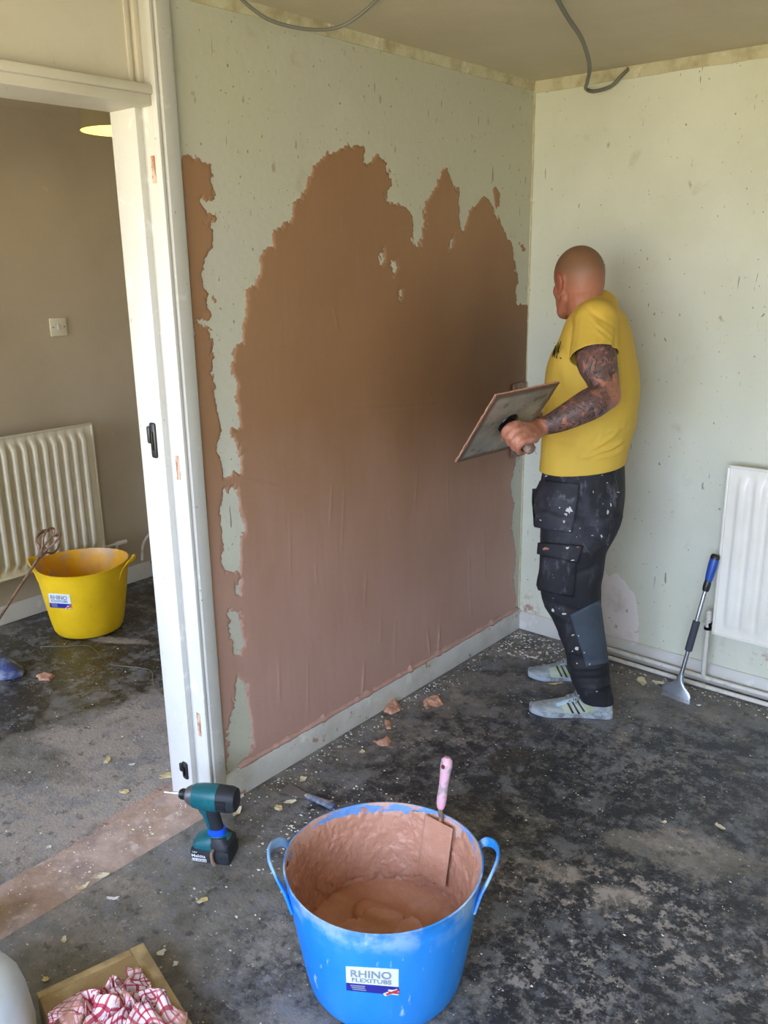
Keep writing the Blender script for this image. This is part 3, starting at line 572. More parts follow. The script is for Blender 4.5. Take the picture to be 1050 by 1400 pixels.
# ------------------------------------------------------------------ radiators
def radiator(name, O, U, Nn, width, z0, z1, pitch, m, label, first=.03, deep=.012):
    """O wall point at z=0 of the near end, U along wall, Nn out of the wall; front face 0.1 out"""
    t = empty(name, O, label, 'radiator'); b = .052; f = .092
    nU = int(width/pitch*8); nz = 14; rows = []
    zz = [z0, z0+.028, z0+.045, z0+.07]+[z0+.07+(z1-z0-.14)*k/6 for k in range(1, 6)]+[z1-.07, z1-.045, z1-.028, z1]
    us = [width*k/nU for k in range(nU+1)]
    for z in zz:
        e = min(max((z-z0-.03)/.035, 0), 1)*min(max((z1-z-.03)/.035, 0), 1)
        r = []
        for u in us:
            q = ((u-first)/pitch) % 1.0; prof = min(max((.5-abs(q-.5))*2*2.4-.5, 0), 1); prof = prof*prof*(3-2*prof)
            if u < first or u > width-first: prof = 0
            r.append(O+U*u+Nn*(f+deep*prof*e)+UP*z)
        rows.append(r)
    Vs, Fs = loft(rows, False, False)
    if U.cross(UP).dot(Nn) < 0: Fs = [q[::-1] for q in Fs]
    obj('front_panel', (Vs, Fs), m, t, 'full')
    obj('back_panel', join(box((0, b, z0), (width, f-.016, z1), .002, (O, U, Nn, UP))), m, t, False)
    obj('panel_rim', join(box((-.004, f-.012, z0-.004), (.006, f+.006, z1+.004), .002, (O, U, Nn, UP)), box((width-.006, f-.012, z0-.004), (width+.004, f+.006, z1+.004), .002, (O, U, Nn, UP)), box((-.004, f-.012, z1-.004), (width+.004, f+.006, z1+.006), .002, (O, U, Nn, UP)), box((-.004, f-.012, z0-.006), (width+.004, f+.006, z0+.004), .002, (O, U, Nn, UP))), m, t, True)
    for u in (.12, width-.12): obj('wall_bracket', box((u-.015, 0, z0+.1), (u+.015, b, z1-.1), .002, (O, U, Nn, UP)), m, t, False)
    return t
r1 = radiator('radiator', V((.952, 0, 0)), V((1, 0, 0)), V((0, -1, 0)), 1.2, .262, .942, .060, M_rad, 'cream ribbed wall radiator behind the long-handled scraper')
# valve and tail at its near lower corner
vx = .925
vc = V((vx, -.075, .30))
v = obj('valve', join(tube([(vx, -.075, .262), (vx, -.075, .30)], .012, 14), tube([(vx, -.075, .295), (vx, -.078, .335)], [.015, .013], 14), ball((vx, -.079, .337), V((.013, 0, 0)), V((0, .013, 0)), V((0, 0, .010))), tube([(vx-.02, -.075, .285), (vx+.04, -.075, .285)], .009, 12)), M_pipe, r1, True)
obj('valve_nut', join(tube([(vx, -.075, .262), (vx, -.075, .274)], .0165, 6), tube([(vx+.006, -.075, .285), (vx+.018, -.075, .285)], .0150, 6)), M_dkmetal, v, False)
obj('riser_pipe', tube(spl([(vx, -.075, .268), (vx, -.075, .15), (vx, -.075, .075), (vx+.003, -.068, .05), (vx+.02, -.060, .040)], 6), .0095, 12), M_pipe, r1, True)
r2 = radiator('radiator', V((HX, -1.005, 0)), V((0, -1, 0)), V((1, 0, 0)), 1.1, .255, .935, .052, M_rad2, 'cream ribbed radiator on the hall wall behind the yellow tub', .035, .024)
# pipes along the back wall
for (z, y, x0, lab) in [(.042, -.055, .34, 'upper of the two painted pipes along the foot of the back wall'), (.014, -.078, .30, 'lower of the two painted pipes along the foot of the back wall')]:
    pts = [(x0+(RX-x0)*k/24, y+.0015*math.sin(k*1.3), z+.0015*math.sin(k*.9)) for k in range(25)]
    obj('heating_pipe', tube(pts, .0095, 12), M_pipe, label=lab, cat='pipe', group='heating pipes along the back wall')
# ------------------------------------------------------------------ cables from the ceiling
def cable(name, pts, r, label):
    t = empty(name, pts[0], label, 'cable'); obj('sheath', tube(spl(pts, 8), r, 10), M_cable, t, True); return t
c0 = hit(756, -12, 2, 2.395)
c1 = cable('ceiling_cable', [c0, fl(775, 22, 2.375), fl(796, 55, 2.345), fl(806, 90, 2.315), fl(803, 112, 2.30), hit(801, 121, 1, -.05), hit(812, 125, 1, -.03), hit(835, 118, 1, -.03), hit(850, 103, 1, -.025), hit(862, 92, 1, .0)], .0068, 'thick grey cable looping from the ceiling into the back wall')
p = hit(862, 91, 1, -.002); obj('filler_plug', ball(p, V((.02, 0, 0)), V((0, .009, 0)), V((0, 0, .02))), M_strip, c1, True)
d0 = hit(318, -14, 0, .06); d1 = hit(525, -10, 0, .30)
c2 = cable('ceiling_cable', [d0, hit(345, 12, 0, .07), hit(375, 30, 0, .09), hit(420, 40, 0, .13), hit(460, 38, 0, .18), hit(490, 22, 0, .24), d1], .0050, 'thin grey cable sagging below the ceiling by the plastered wall')
# ------------------------------------------------------------------ hall: lamp, switch, tub, mixing paddle
LC = V(fl(170, 180, 2.20))
lamp = empty('pendant_lamp', (LC.x, LC.y, 2.2), 'taupe drum pendant lamp, lit yellow inside, hanging in the hall', 'lamp')
R0, R1 = .165, .14
obj('lamp_shade', revolve(LC, [(R0, 0), (R1, .17)], 48), M_shade, lamp, True)
obj('shade_lining', revolve(LC, [(R0-.003, .001), (R1-.003, .169)], 48), M_shadein, lamp, True)
obj('shade_ring', join(tube([LC+UP*.17+V((math.cos(a)*R1, math.sin(a)*R1, 0)) for a in [k*math.pi/12 for k in range(25)]], .002, 6), tube([LC+UP*.15-V((R1, 0, 0)), LC+UP*.15+V((R1, 0, 0))], .002, 6)), M_steel, lamp, True)
obj('bulb', ball(LC+UP*.07, V((.03, 0, 0)), V((0, .03, 0)), V((0, 0, .042))), M_bulb, lamp, True)
obj('lamp_holder', tube([LC+UP*.11, LC+UP*.165], .018, 14), M_black, lamp, True)
obj('flex', tube([LC+UP*.16, LC+UP*.2], .004, 8), M_black, lamp, True)
pl = bpy.data.lights.new('bulb_light', 'POINT'); pl.energy = 2.2; pl.color = (1, .84, .50); pl.shadow_soft_size = .04
plo = bpy.data.objects.new('bulb_light', pl); C.objects.link(plo); plo.location = LC+UP*.02
sc_ = hit(79, 447, 0, HX)
sw = empty('light_switch', (HX, sc_.y, sc_.z-.045), 'cream square light switch on the hall wall above the radiator', 'switch')
obj('switch_plate', box((HX, sc_.y-.044, sc_.z-.044), (HX+.009, sc_.y+.044, sc_.z+.044), .003), M_rad2, sw, True)
obj('rocker', box((HX+.008, sc_.y-.008, sc_.z-.014), (HX+.014, sc_.y+.008, sc_.z+.014), .002), M_white, sw, True)
for dy in (-.03, .03): obj('screw', tube([(HX+.008, sc_.y+dy, sc_.z), (HX+.0105, sc_.y+dy, sc_.z)], .003, 10), M_dkmetal, sw, False)
def flex_tub(name, c, rt, rb, h, haxis, m_out, m_in, label, handle_w=.045, hh=.05, flare=.0, inward=False):
    """flexible trug: wall of real thickness, rolled rim, two loop handles on the haxis line"""
    t = empty(name, c, label, 'tub'); c = V(c); ha = V(haxis).normalized(); hb = UP.cross(ha); n = 72
    def ring(r, z, lift=0):
        out = []
        for j in range(n):
            a = 2*math.pi*j/n; k = abs(math.cos(a))**14
            out.append(c+ha*(r*math.cos(a)*(1+.0*k))+hb*(r*math.sin(a))+UP*(z+lift*abs(math.cos(a))**3))
        return out
    prof = [(rb*.0+.01, .0), (rb-.03, .0), (rb-.008, .006), (rb, .02)]+[(rb+(rt-rb)*(k/12)**.85, .02+(h-.02)*k/12) for k in range(1, 13)]
    Vs, Fs = loft([ring(r, z, .010*(z/h)**6) for r, z in prof]+[ring(rt+.002, h+.003, .010), ring(rt-.002, h+.004, .010)], False); Fs.append(tuple(range(n))[::-1])
    o = obj('tub_body', (Vs, Fs), m_out, t, True); attr(o, 'rim', [min(max((v.z-c.z-h*.78)/(h*.2), 0), 1) for v in [V(x) for x in Vs]])
    ip = [(rt-.002, h+.004, .010), (rt-.005, h-.002, .010)]+[(rb+(rt-rb)*(k/12)**.85-.005, .02+(h-.02)*k/12, .0) for k in range(11, -1, -1)]+[(rb-.03, .008, 0), (.01, .008, 0)]
    Vi, Fi = loft([ring(r, z, l) for r, z, l in ip], False); Fi.append(tuple((len(ip)-1)*n+j for j in range(n)))
    o = obj('tub_lining', (Vi, Fi), m_in, t, True); attr(o, 'rim', [min(max((v.z-c.z-h*.4)/(h*.4), 0), 1) for v in [V(x) for x in Vi]])
    for s in (-1, 1):
        base = c+ha*s*(rt-.004)+UP*(h-.012)
        if inward: pts = [base-hb*.07, base-hb*.055-ha*s*.035+UP*.002, base-hb*.0-ha*s*.055+UP*.01, base+hb*.055-ha*s*.035+UP*.002, base+hb*.07]
        else: pts = [base-hb*handle_w*1.12-UP*.055-ha*s*.022, base-hb*handle_w-UP*.012-ha*s*.006, base-hb*handle_w*.80+UP*hh*.55+ha*s*.016, base-hb*handle_w*.42+UP*hh*.95+ha*s*.034, base+UP*hh*1.08+ha*s*.040, base+hb*handle_w*.42+UP*hh*.95+ha*s*.034, base+hb*handle_w*.80+UP*hh*.55+ha*s*.016, base+hb*handle_w-UP*.012-ha*s*.006, base+hb*handle_w*1.12-UP*.055-ha*s*.022]
        P = spl(pts, 8); rings = []
        for i, p in enumerate(P):
            tt = (P[min(i+1, len(P)-1)]-P[max(i-1, 0)]).normalized(); b = tt.cross(ha*s).normalized(); rings.append(ell(p, ha*s*.0045, b*(.011), 12, 2.6))
        o = obj('handle', loft(rings), m_out, t, True); attr(o, 'rim', [.8]*len(o.data.vertices))
    return t, Vs, Fs
YT = V((-1.64, -1.305, 0))
ty, ytv, ytf = flex_tub('flexible_tub', YT, .215, .162, .335, (1, .9, 0), M_yellow, M_yellowin, 'yellow flexible tub standing on the hall floor by the radiator', handle_w=.06, hh=.03, inward=False)
def sticker(parent, tree, tl, tr, bl, br, full=True):
    f = quadfn(tl, tr, bl, br); st = obj('sticker', patch(tree, f, 10, 6, .0012, .0), M_sticker, parent, True, label='white and navy maker\'s sticker')
    sub = lambda s0, s1, t0, t1: (lambda s, t: f(s0+(s1-s0)*s, t0+(t1-t0)*t))
    obj('sticker_band', patch(tree, sub(0, 1, .68, 1), 10, 3, .0020, .0), M_navy, st, True)
    obj('sticker_emblem', join(patch(tree, sub(.80, 1, .86, .93), 2, 1, .0032, .0), patch(tree, lambda s, t: f(.74+.24*s+.04*t, .97-.22*s+.05*t), 4, 1, .0031, .0)), M_red, st, False)
    obj('sticker_emblem', join(patch(tree, lambda s, t: f(.70+.27*s+.04*t, .98-.24*s+.09*t), 4, 1, .0028, .0), patch(tree, sub(.80, 1, .80, .98), 2, 1, .0026, 0)), M_sticker, st, False)
    obj('sticker_lettering', join(text_on('RHINO', tree, sub(.09, .86, .10, .40), .0026), text_on('FLEXITUBS', tree, sub(.11, .86, .43, .60), .0026)), M_stgrey, st, False)
    obj('sticker_caption', join(patch(tree, sub(.08, .36, .74, .78), 2, 1, .0027, .0), patch(tree, sub(.10, .36, .82, .86), 2, 1, .0027, .0), patch(tree, sub(.12, .38, .90, .93), 2, 1, .0027, .0)), M_stgrey, st, False)
sticker(ty, bvh((ytv, ytf)), (66, 811), (95, 813), (69, 830), (98, 832))
# mixing paddle: bent shaft and two loops, leaning over the tub rim
pd = empty('mixing_paddle', Wp(-30, 875, 1.6), 'plaster-crusted mixing paddle leaning on the yellow tub rim', 'mixing paddle')
hd = hit(60, 752, 0, -1.50); tl_ = hit(-40, 905, 0, -1.30)
tl_.z = max(tl_.z, .02)
obj('shaft', tube([tl_, hd], .006, 10), M_whisk, pd, True)
ax = (hd-tl_).normalized(); sd = ax.cross(UP).normalized(); uu = sd.cross(ax)
for k, ang in enumerate((0, 60, 120)):
    d = sd*math.cos(math.radians(ang))+uu*math.sin(math.radians(ang)); q = uu*math.cos(math.radians(ang))-sd*math.sin(math.radians(ang))
    P = [hd-ax*.035]+[hd-ax*.0+ax*(.055-.055*math.cos(a))+d*(.055*math.sin(a))+q*.022*math.sin(a) for a in [math.pi*i/8 for i in range(1, 8)]]+[hd+ax*.085]+[hd+ax*(.055-.055*math.cos(a))-d*(.055*math.sin(a))+q*.022*math.sin(a) for a in [math.pi*i/8 for i in range(7, 0, -1)]]+[hd-ax*.035]
    obj('paddle_loop', tube(spl(P, 3), .0048, 8), M_whisk, pd, True)
obj('hub', tube([hd-ax*.04, hd+ax*.01], [.013, .016], 12), M_whisk, pd, True)
# ------------------------------------------------------------------ blue tub, its plaster and the bucket trowel
BT = V((.872, -2.040, 0)); BR, BB, BH = .236, .188, .325
hax = (fl(670, 1165, .33)-fl(373, 1165, .33)); hax.z = 0
tb, btv, btf = flex_tub('flexible_tub', BT, BR, BB, BH, hax, M_blue, M_mixin, 'blue flexible tub of plaster with two loop handles in the foreground', handle_w=.078, hh=.04)
btree = bvh((btv, btf))
sticker(tb, btree, (473, 1321), (545, 1325), (474, 1353), (545, 1360))
def mixsurf():
    n = 60; r0 = .185; us = np.linspace(-1, 1, n); U, W_ = np.meshgrid(us, us, indexing='ij')
    # disc mapping
    a = U*np.sqrt(1-W_**2/2); b = W_*np.sqrt(1-U**2/2); Xx, Yy = a*r0, b*r0; r = np.hypot(a, b)
    z = .085+.11*np.clip(r-.55, 0, 1)**1.5+.02*(vnoise(Xx, Yy, 9, 71)-.5)+.008*(vnoise(Xx, Yy, 28, 72)-.5)
    d1 = np.hypot(Xx-.02, Yy+.055); z += .040*np.clip((.115+.02*vnoise(Xx, Yy, 20, 74)-d1)/.012, 0, 1)          # slab of plaster at the near side
    d2 = np.hypot(Xx-.09, Yy-.02); z += .030*np.clip((.065+.02*vnoise(Xx, Yy, 22, 75)-d2)/.010, 0, 1); d3 = np.hypot((Xx+.06)*.6, Yy-.05); z += .020*np.clip((.05-d3)/.010, 0, 1)
    z += .012*np.exp(-((np.hypot(Xx-.02, Yy+.05)-.115)/.012)**2)
    rr = BB+(BR-BB)*((z-.02)/(BH-.02)).clip(0, 1)**.85-.004; k = np.minimum(1, (rr/np.maximum(np.hypot(Xx, Yy), 1e-6))); edge = r > .985
    sc = np.where(edge, rr/np.maximum(np.hypot(Xx, Yy), 1e-6), 1)
    return np.stack([BT.x+Xx*sc, BT.y+Yy*sc, z], -1).reshape(-1, 3), gridfaces(n, n)
A_, Q_ = mixsurf(); mx = bigmesh('plaster_mix', A_, Q_, M_mix, label='wet brown plaster lying in the bottom of the blue tub', cat='plaster'); 
# crusts of plaster on the tub wall: ragged pads lying on the lining
def crust(a0, a1, z0, z1, seed, thick=.006, thr=.0):
    nu, nv = int((a1-a0)*BR/.004)+2, int((z1-z0)/.004)+2; A1, Z1 = np.meshgrid(np.linspace(a0, a1, nu), np.linspace(z0, z1, nv), indexing='ij')
    e = np.minimum(np.minimum((A1-a0)/(a1-a0), (a1-A1)/(a1-a0))*4, np.minimum((Z1-z0)/(z1-z0), (z1-Z1)/(z1-z0))*4); f = np.clip(e, 0, 1)-.35-thr+1.5*(vnoise(A1*.5, Z1*2, 12, seed)-.5)
    hgt = np.clip(f*.02, -.001, thick)+(.007*(vnoise(A1, Z1*4, 14, seed+1)-.5)+.005*(vnoise(A1*1.0, Z1*4, 45, seed+2)-.5))*(f > 0)
    r = BB+(BR-BB)*((Z1-.02)/(BH-.02)).clip(0, 1)**.85-.005-hgt
    lift = .010*np.abs((np.cos(A1)*hax.normalized().x+np.sin(A1)*hax.normalized().y))**3*(Z1/BH)**6
    q = gridfaces(nu, nv, np.maximum.reduce([hgt[:-1, :-1], hgt[1:, :-1], hgt[1:, 1:], hgt[:-1, 1:]]) > -.0005)
    return np.stack([BT.x+r*np.cos(A1), BT.y+r*np.sin(A1), Z1+lift], -1).reshape(-1, 3), q
far = math.atan2((BT-CAM).y, (BT-CAM).x)
for (a0, a1, z0, z1, sd_, th, nm) in [(-1.9, 1.9, .10, .322, 5, .004, -.1), (-1.5, .1, .12, .26, 15, .007, .05), (-.75, -.35, .14, .318, 25, .009, -.5), (.3, 1.7, .10, .28, 35, .006, .1)]:
    A_, Q_ = crust(far+a0, far+a1, z0, z1, sd_, th, nm); bigmesh('plaster_crust', A_, Q_, M_mix, tb)
# bucket trowel standing in the tub against the far right wall
hb0 = Wp(603, 1098, 0); 
def on_circle(px, z, r):   # point of the tub's far wall seen at column px
    best = None
    for k in range(720):
        a = 2*math.pi*k/720; P = BT+V((r*math.cos(a), r*math.sin(a), z))
        if (P-BT).dot(V((CF.x, CF.y, 0))) < 0: continue
        e = abs(proj(P)[0]-px)
        if best is None or e < best[0]: best = (e, P)
    return best[1]
rimP = on_circle(604, BH+.012, BR-.012); outd = (rimP-BT); outd.z = 0; outd.normalize(); side = UP.cross(outd)
tr = empty('bucket_trowel', rimP-UP*.16, 'bucket trowel with pink plaster-smeared handle standing in the blue tub', 'trowel')
tilt = (UP*.97+outd*.20).normalized()
hbase = rimP+UP*.022-outd*.006
hp = [hbase+tilt*x for x in (0, .012, .03, .06, .09, .115, .13, .137)]
rad_a = [.009, .0125, .0135, .0125, .0140, .0165, .0150, .008]; rings = [ell(p, side*a, tilt.cross(side)*a*.85, 16) for p, a in zip(hp, rad_a)]
obj('handle', loft(rings), M_gripink, tr, True)
hc = hp[5]; obj('hanging_hole', tube([hc-tilt.cross(side)*.0148, hc+tilt.cross(side)*.0148], .0055, 12), mat('dark_red_eyelet', '6a1824', .5), tr, True)
obj('shank', tube(spl([hbase+tilt*.004, hbase-UP*.014, rimP-outd*.004-UP*.004, rimP-outd*.012-UP*.04], 6), .006, 10), M_whisk, tr, True)
bl0 = rimP-outd*.014-UP*.012; dn = -(UP*.98+outd*.19).normalized(); nb = dn.cross(side)
Wd = .046
obj('blade', join(([bl0+side*(-Wd if i % 2 else Wd)*(1 if i < 4 else .9)+dn*(0 if i < 2 or (4 <= i < 6) else .16)+nb*(.0012 if i < 4 else -.0012) for i in range(8)], [(0, 1, 3, 2), (4, 6, 7, 5), (0, 2, 6, 4), (1, 5, 7, 3), (0, 4, 5, 1), (2, 3, 7, 6)])), M_mix, tr, False)
# ------------------------------------------------------------------ drill driver
def drill():
    base = fl(286, 1180); base.z = 0; base += V((-.012, .035, 0))
    # nose points to image left and slightly away; axis from the photo
    ax = (-ER*.97+ED*.20).normalized(); sd = UP.cross(ax); KS = 1.14; UPk = UP*KS; axk = ax*KS; sdk = sd*KS      # sd: drill's left side (towards camera when ax points image left)
    t = empty('cordless_driver', base, 'teal and black cordless drill standing on its battery beside the door frame', 'drill')
    F_ = lambda a, s, z: base+axk*a+sdk*s+UPk*z
    def sect(a0, z0, ra, rz, n=20, p=2.6): pass
    # battery
    o = obj('battery', box((-.052, -.037, 0), (.056, .037, .040), .008, (base, axk, sdk, UPk)), M_drillblk, t, True)
    obj('battery_shoe', loft([ell(F_(.002, 0, .040), axk*.052, sdk*.036, 24, 4), ell(F_(.002, 0, .052), axk*.050, sdk*.035, 24, 4), ell(F_(-.004, 0, .064), axk*.040, sdk*.028, 24, 3), ell(F_(-.008, 0, .072), axk*.026, sdk*.021, 24, 2.4)]), M_teal, t, True)
    obj('battery_shoe_guard', loft([ell(F_(-.022, 0, .039), axk*.031, sdk*.0372, 20, 4), ell(F_(-.022, 0, .054), axk*.030, sdk*.0362, 20, 4), ell(F_(-.014, 0, .070), axk*.022, sdk*.026, 20, 3)]), M_drillblk, t, True)
    obj('blue_tape_band', loft([ell(F_(-.010, 0, .070), axk*.024, sdk*.0195, 24, 2.4), ell(F_(-.008, 0, .088), axk*.0225, sdk*.0185, 24, 2.4)]), M_bluetape, t, True, label='bright blue tape around the handle')
    obj('handle', loft([ell(F_(-.008, 0, .084), axk*.020, sdk*.0165, 24, 2.2), ell(F_(-.004, 0, .105), axk*.0195, sdk*.016, 24), ell(F_(.002, 0, .130), axk*.021, sdk*.017, 24), ell(F_(.006, 0, .152), axk*.027, sdk*.019, 24)]), M_drillblk, t, True)
    obj('handle_front', loft([ell(F_(.006, 0, .088), axk*.008, sdk*.0168, 16), ell(F_(.010, 0, .110), axk*.009, sdk*.0165, 16), ell(F_(.016, 0, .130), axk*.012, sdk*.018, 16), ell(F_(.018, 0, .150), axk*.022, sdk*.020, 16)]), M_teal, t, True)
    obj('trigger', loft([ell(F_(.026, 0, .128), axk*.008, sdk*.008, 14), ell(F_(.030, 0, .138), axk*.009, sdk*.008, 14), ell(F_(.033, 0, .150), axk*.010, sdk*.008, 14)]), M_black, t, True)
    h = .176
    H_ = [(-.072, .020), (-.069, .029), (-.055, .0335), (-.02, .034)]
    obj('motor_housing', loft([ell(F_(a, 0, h), sdk*r*.93, UPk*r, 28, 2.3) for a, r in H_+[(.0, .0335)]]), M_drillblk, t, True)
    obj('gear_housing', loft([ell(F_(a, 0, h), sdk*r*.95, UPk*r, 28, 2.3) for a, r in [(-.022, .0345), (.0, .0345), (.025, .033), (.045, .030)]]), M_teal, t, True)
    for k in range(5): obj('vent_slot', box((-.052+k*.0, -.0335, h-.014+k*.006), (-.02, -.030, h-.0115+k*.006), 0, (base, axk, sdk, UPk)) if False else box((-.050, .0300, h-.013+k*.0055), (-.024, .0335, h-.0105+k*.0055), .0005, (base, axk, sdk, UPk)), M_black, t, False)
    obj('nose_cone', loft([ell(F_(a, 0, h), sdk*r, UPk*r, 28) for a, r in [(.043, .0285), (.056, .026), (.066, .020)]]), mat('grey_aluminium_nose', '6d6f70', .4, .6), t, True)
    obj('chuck', loft([ell(F_(a, 0, h), sdk*r, UPk*r, 24) for a, r in [(.064, .0155), (.070, .0145), (.080, .0145), (.086, .011)]]), M_black, t, True)
    obj('driver_bit', loft([ell(F_(a, 0, h), sdk*r, UPk*r, 6) for a, r in [(.084, .0042), (.108, .0042), (.110, .0032), (.124, .0030), (.131, .0010)]]), M_steel, t, False)
    obj('belt_hook', tube(spl([F_(-.012, .037, .046), F_(-.010, .047, .040), F_(-.012, .049, .02), F_(-.016, .046, .008)], 5), [.0055]*16, 8), M_whisk, t, True)
    # print on the battery's side: a body-white word over a row of figures
    def tx(s, a0, a1, z0, z1, y=.0376):
        A, Fs = text_mesh(s); return [F_(a0+(a1-a0)*u, y, z0+(z1-z0)*v) for u, v, _ in A], Fs
    obj('battery_print', join(tx('Makita', .050, .012, .018, .027), tx('18V', .047, .034, .031, .035)), M_txt, t, False)
    obj('battery_plate', box((.010, .0368, .006), (.050, .0378, .0145), .0005, (base, axk, sdk, UPk)), M_txt, t, False)
    obj('battery_print', tx('LI-ION', .048, .012, .0075, .013, .0382), M_black, t, False)
drill()
# ------------------------------------------------------------------ long-handled scraper leaning on the radiator
def scraper():
    top = hit(979, 757, 1, -.112); bot = fl(925, 945, .035); t = empty('floor_scraper', fl(925, 962), 'long-handled aluminium scraper with blue grip leaning against the radiator', 'scraper')
    ax = (top-bot).normalized(); L = (top-bot).length; P = lambda s: bot+ax*(L*s)
    bd = (fl(945, 967)-fl(895, 948)).normalized(); bd = (bd-ax*bd.dot(ax)).normalized(); nn = ax.cross(bd)
    obj('pole', tube([P(.10), P(.76)], .0085, 16), M_steel, t, True)
    obj('foam_grip', tube([P(.30), P(.305), P(.515), P(.52)], [.011, .0145, .0145, .011], 16), M_foam, t, True)
    hs = [(.74, .010), (.755, .013), (.80, .0135), (.85, .0165), (.92, .0185), (.965, .0175), (.97, .0165)]
    obj('grip', loft([ell(P(s), bd*r, nn*r*.85, 18) for s, r in hs]), M_handleblue, t, True, label='blue grip')
    obj('grip_cap', loft([ell(P(s), bd*r, nn*r*.85, 18) for s, r in [(.962, .0185), (.985, .0175), (.995, .013)]]), M_black, t, True)
    obj('grip_collar', loft([ell(P(s), bd*r, nn*r, 18) for s, r in [(.735, .012), (.76, .0145), (.79, .014), (.83, .011)]]), M_black, t, True)
    out = [(.13, .010), (.10, .012), (.075, .016), (.05, .030), (.025, .054), (.0, .062), (-.025, .063)]
    obj('scraper_head', loft([ell(P(s), bd*r, nn*(.0095 if s > .06 else .0065), 24, 3.2) for s, r in out]), M_alu, t, True)
    obj('blade', box((-.062, -.0015, -.052), (.062, .0015, -.012), 0, (bot+nn*.007, bd, nn, ax)), mat('bright_blade', 'd8dce0', .22, .9), t, False)
scraper()
# ------------------------------------------------------------------ lower left: board with checked towel, pail
def board():
    z = .075; a = fl(50, 1358, z); b = fl(196, 1290, z); c = fl(285, 1420, z); t = empty('plywood_box', fl(160, 1400), 'low worn plywood box holding a checked towel, lower left', 'box')
    b = a+(b-a)*1.0; ex = (b-a).normalized(); ey = (c-b); ey = (ey-ex*ey.dot(ex)).normalized(); W_ = (b-a).length; D = .42; O = a; O.z = 0
    fr = (O, ex, ey, UP) 
    obj('lid', box((0, 0, z-.012), (W_, D, z), .004, fr), M_board, t, True)
    obj('edge_band', join(box((W_-.034, 0, z-.001), (W_, D, z+.003), .001, fr), box((0, 0, z-.001), (W_-.036, .02, z+.0015), .0008, fr)), M_tape, t, True)
    for q in [((0, 0, 0), (W_, .012, z-.012)), ((0, D-.012, 0), (W_, D, z-.012)), ((0, .012, 0), (.012, D-.012, z-.012)), ((W_-.012, .012, 0), (W_, D-.012, z-.012))]:
        obj('side_panel', box(*q, .002, fr), M_board, t, True)
    return z, fr, W_
bz, bfr, bW = board()
def towel(px0, px1, py0, py1, z0, name, label, seed, sx_=.16, hgt=.05):
    n = 70; O = fl((px0+px1)/2, (py0+py1)/2, z0+.02)
    u = np.linspace(-1, 1, n); U, W_ = np.meshgrid(u, u, indexing='ij')
    n1 = vnoise(U, W_, 1.7, seed, 2); n2 = vnoise(U, W_, 1.9, seed+5, 2); n3 = vnoise(U, W_, 2.6, seed+9, 2)
    edge = np.clip(1-np.maximum(abs(U), abs(W_)), 0, .3)/.3
    XX = U*sx_+.11*(n1-.5); YY = W_*sx_+.11*(n2-.5); R_ = np.hypot(U, W_)
    ZZ = z0+.004+hgt*np.clip(1.15-R_*.75, 0, 1)*np.abs(np.sin(9*(n3+.35*n1*U)))**.8*(.4+.6*edge)+.012*vnoise(U, W_, 5, seed+3)
    A = np.stack([O.x+XX, O.y+YY, ZZ], -1).reshape(-1, 3)
    Q = gridfaces(n, n); o = bigmesh(name, A, Q, M_cloth, label=label, cat='towel')
    uvl = o.data.uv_layers.new(name='weave'); uvs = np.stack([(U+1)/2, (W_+1)/2], -1).reshape(-1, 2); li = np.empty(len(o.data.loops), int); o.data.loops.foreach_get('vertex_index', li)
    uvl.data.foreach_set('uv', uvs[li].ravel())
    m = o.modifiers.new('thickness', 'SOLIDIFY'); m.thickness = .0025; return o
towel(75, 240, 1340, 1440, bz+.001, 'tea_towel', 'crumpled red and white checked tea towel on the plywood box', 11, .108, .06)
def sack():
    c = fl(-48, 1475); t = empty('sack', c, 'smooth white sack rising in the lower left corner beside the plywood box', 'bag')
    prof = [(.02, .002), (.125, .003), (.150, .03), (.155, .10), (.150, .17), (.135, .225), (.11, .262), (.075, .285), (.035, .295), (.008, .297)]
    rs = [[p+V((math.cos(k*.26)*.0, 0, 0))+(p-c-UP*(p.z))*(.05*noise.noise(V((k*.6, z*9, 2)))+.035*noise.noise(V((k*1.7, z*22, 5)))) for k, p in enumerate(ell(c+UP*z, V((r, 0, 0)), V((0, r, 0)), 36))] for r, z in prof]
    obj('sack_body', loft(rs), M_pail, t, 'full')
    obj('sack_seam', tube([c+V((0, (.15 if k < 8 else .15)*math.cos(math.pi*k/16), .0))*1+UP*(.02+.278*math.sin(math.pi*k/16)) for k in range(17)], .0025, 6), M_pail, t, True)
sack()
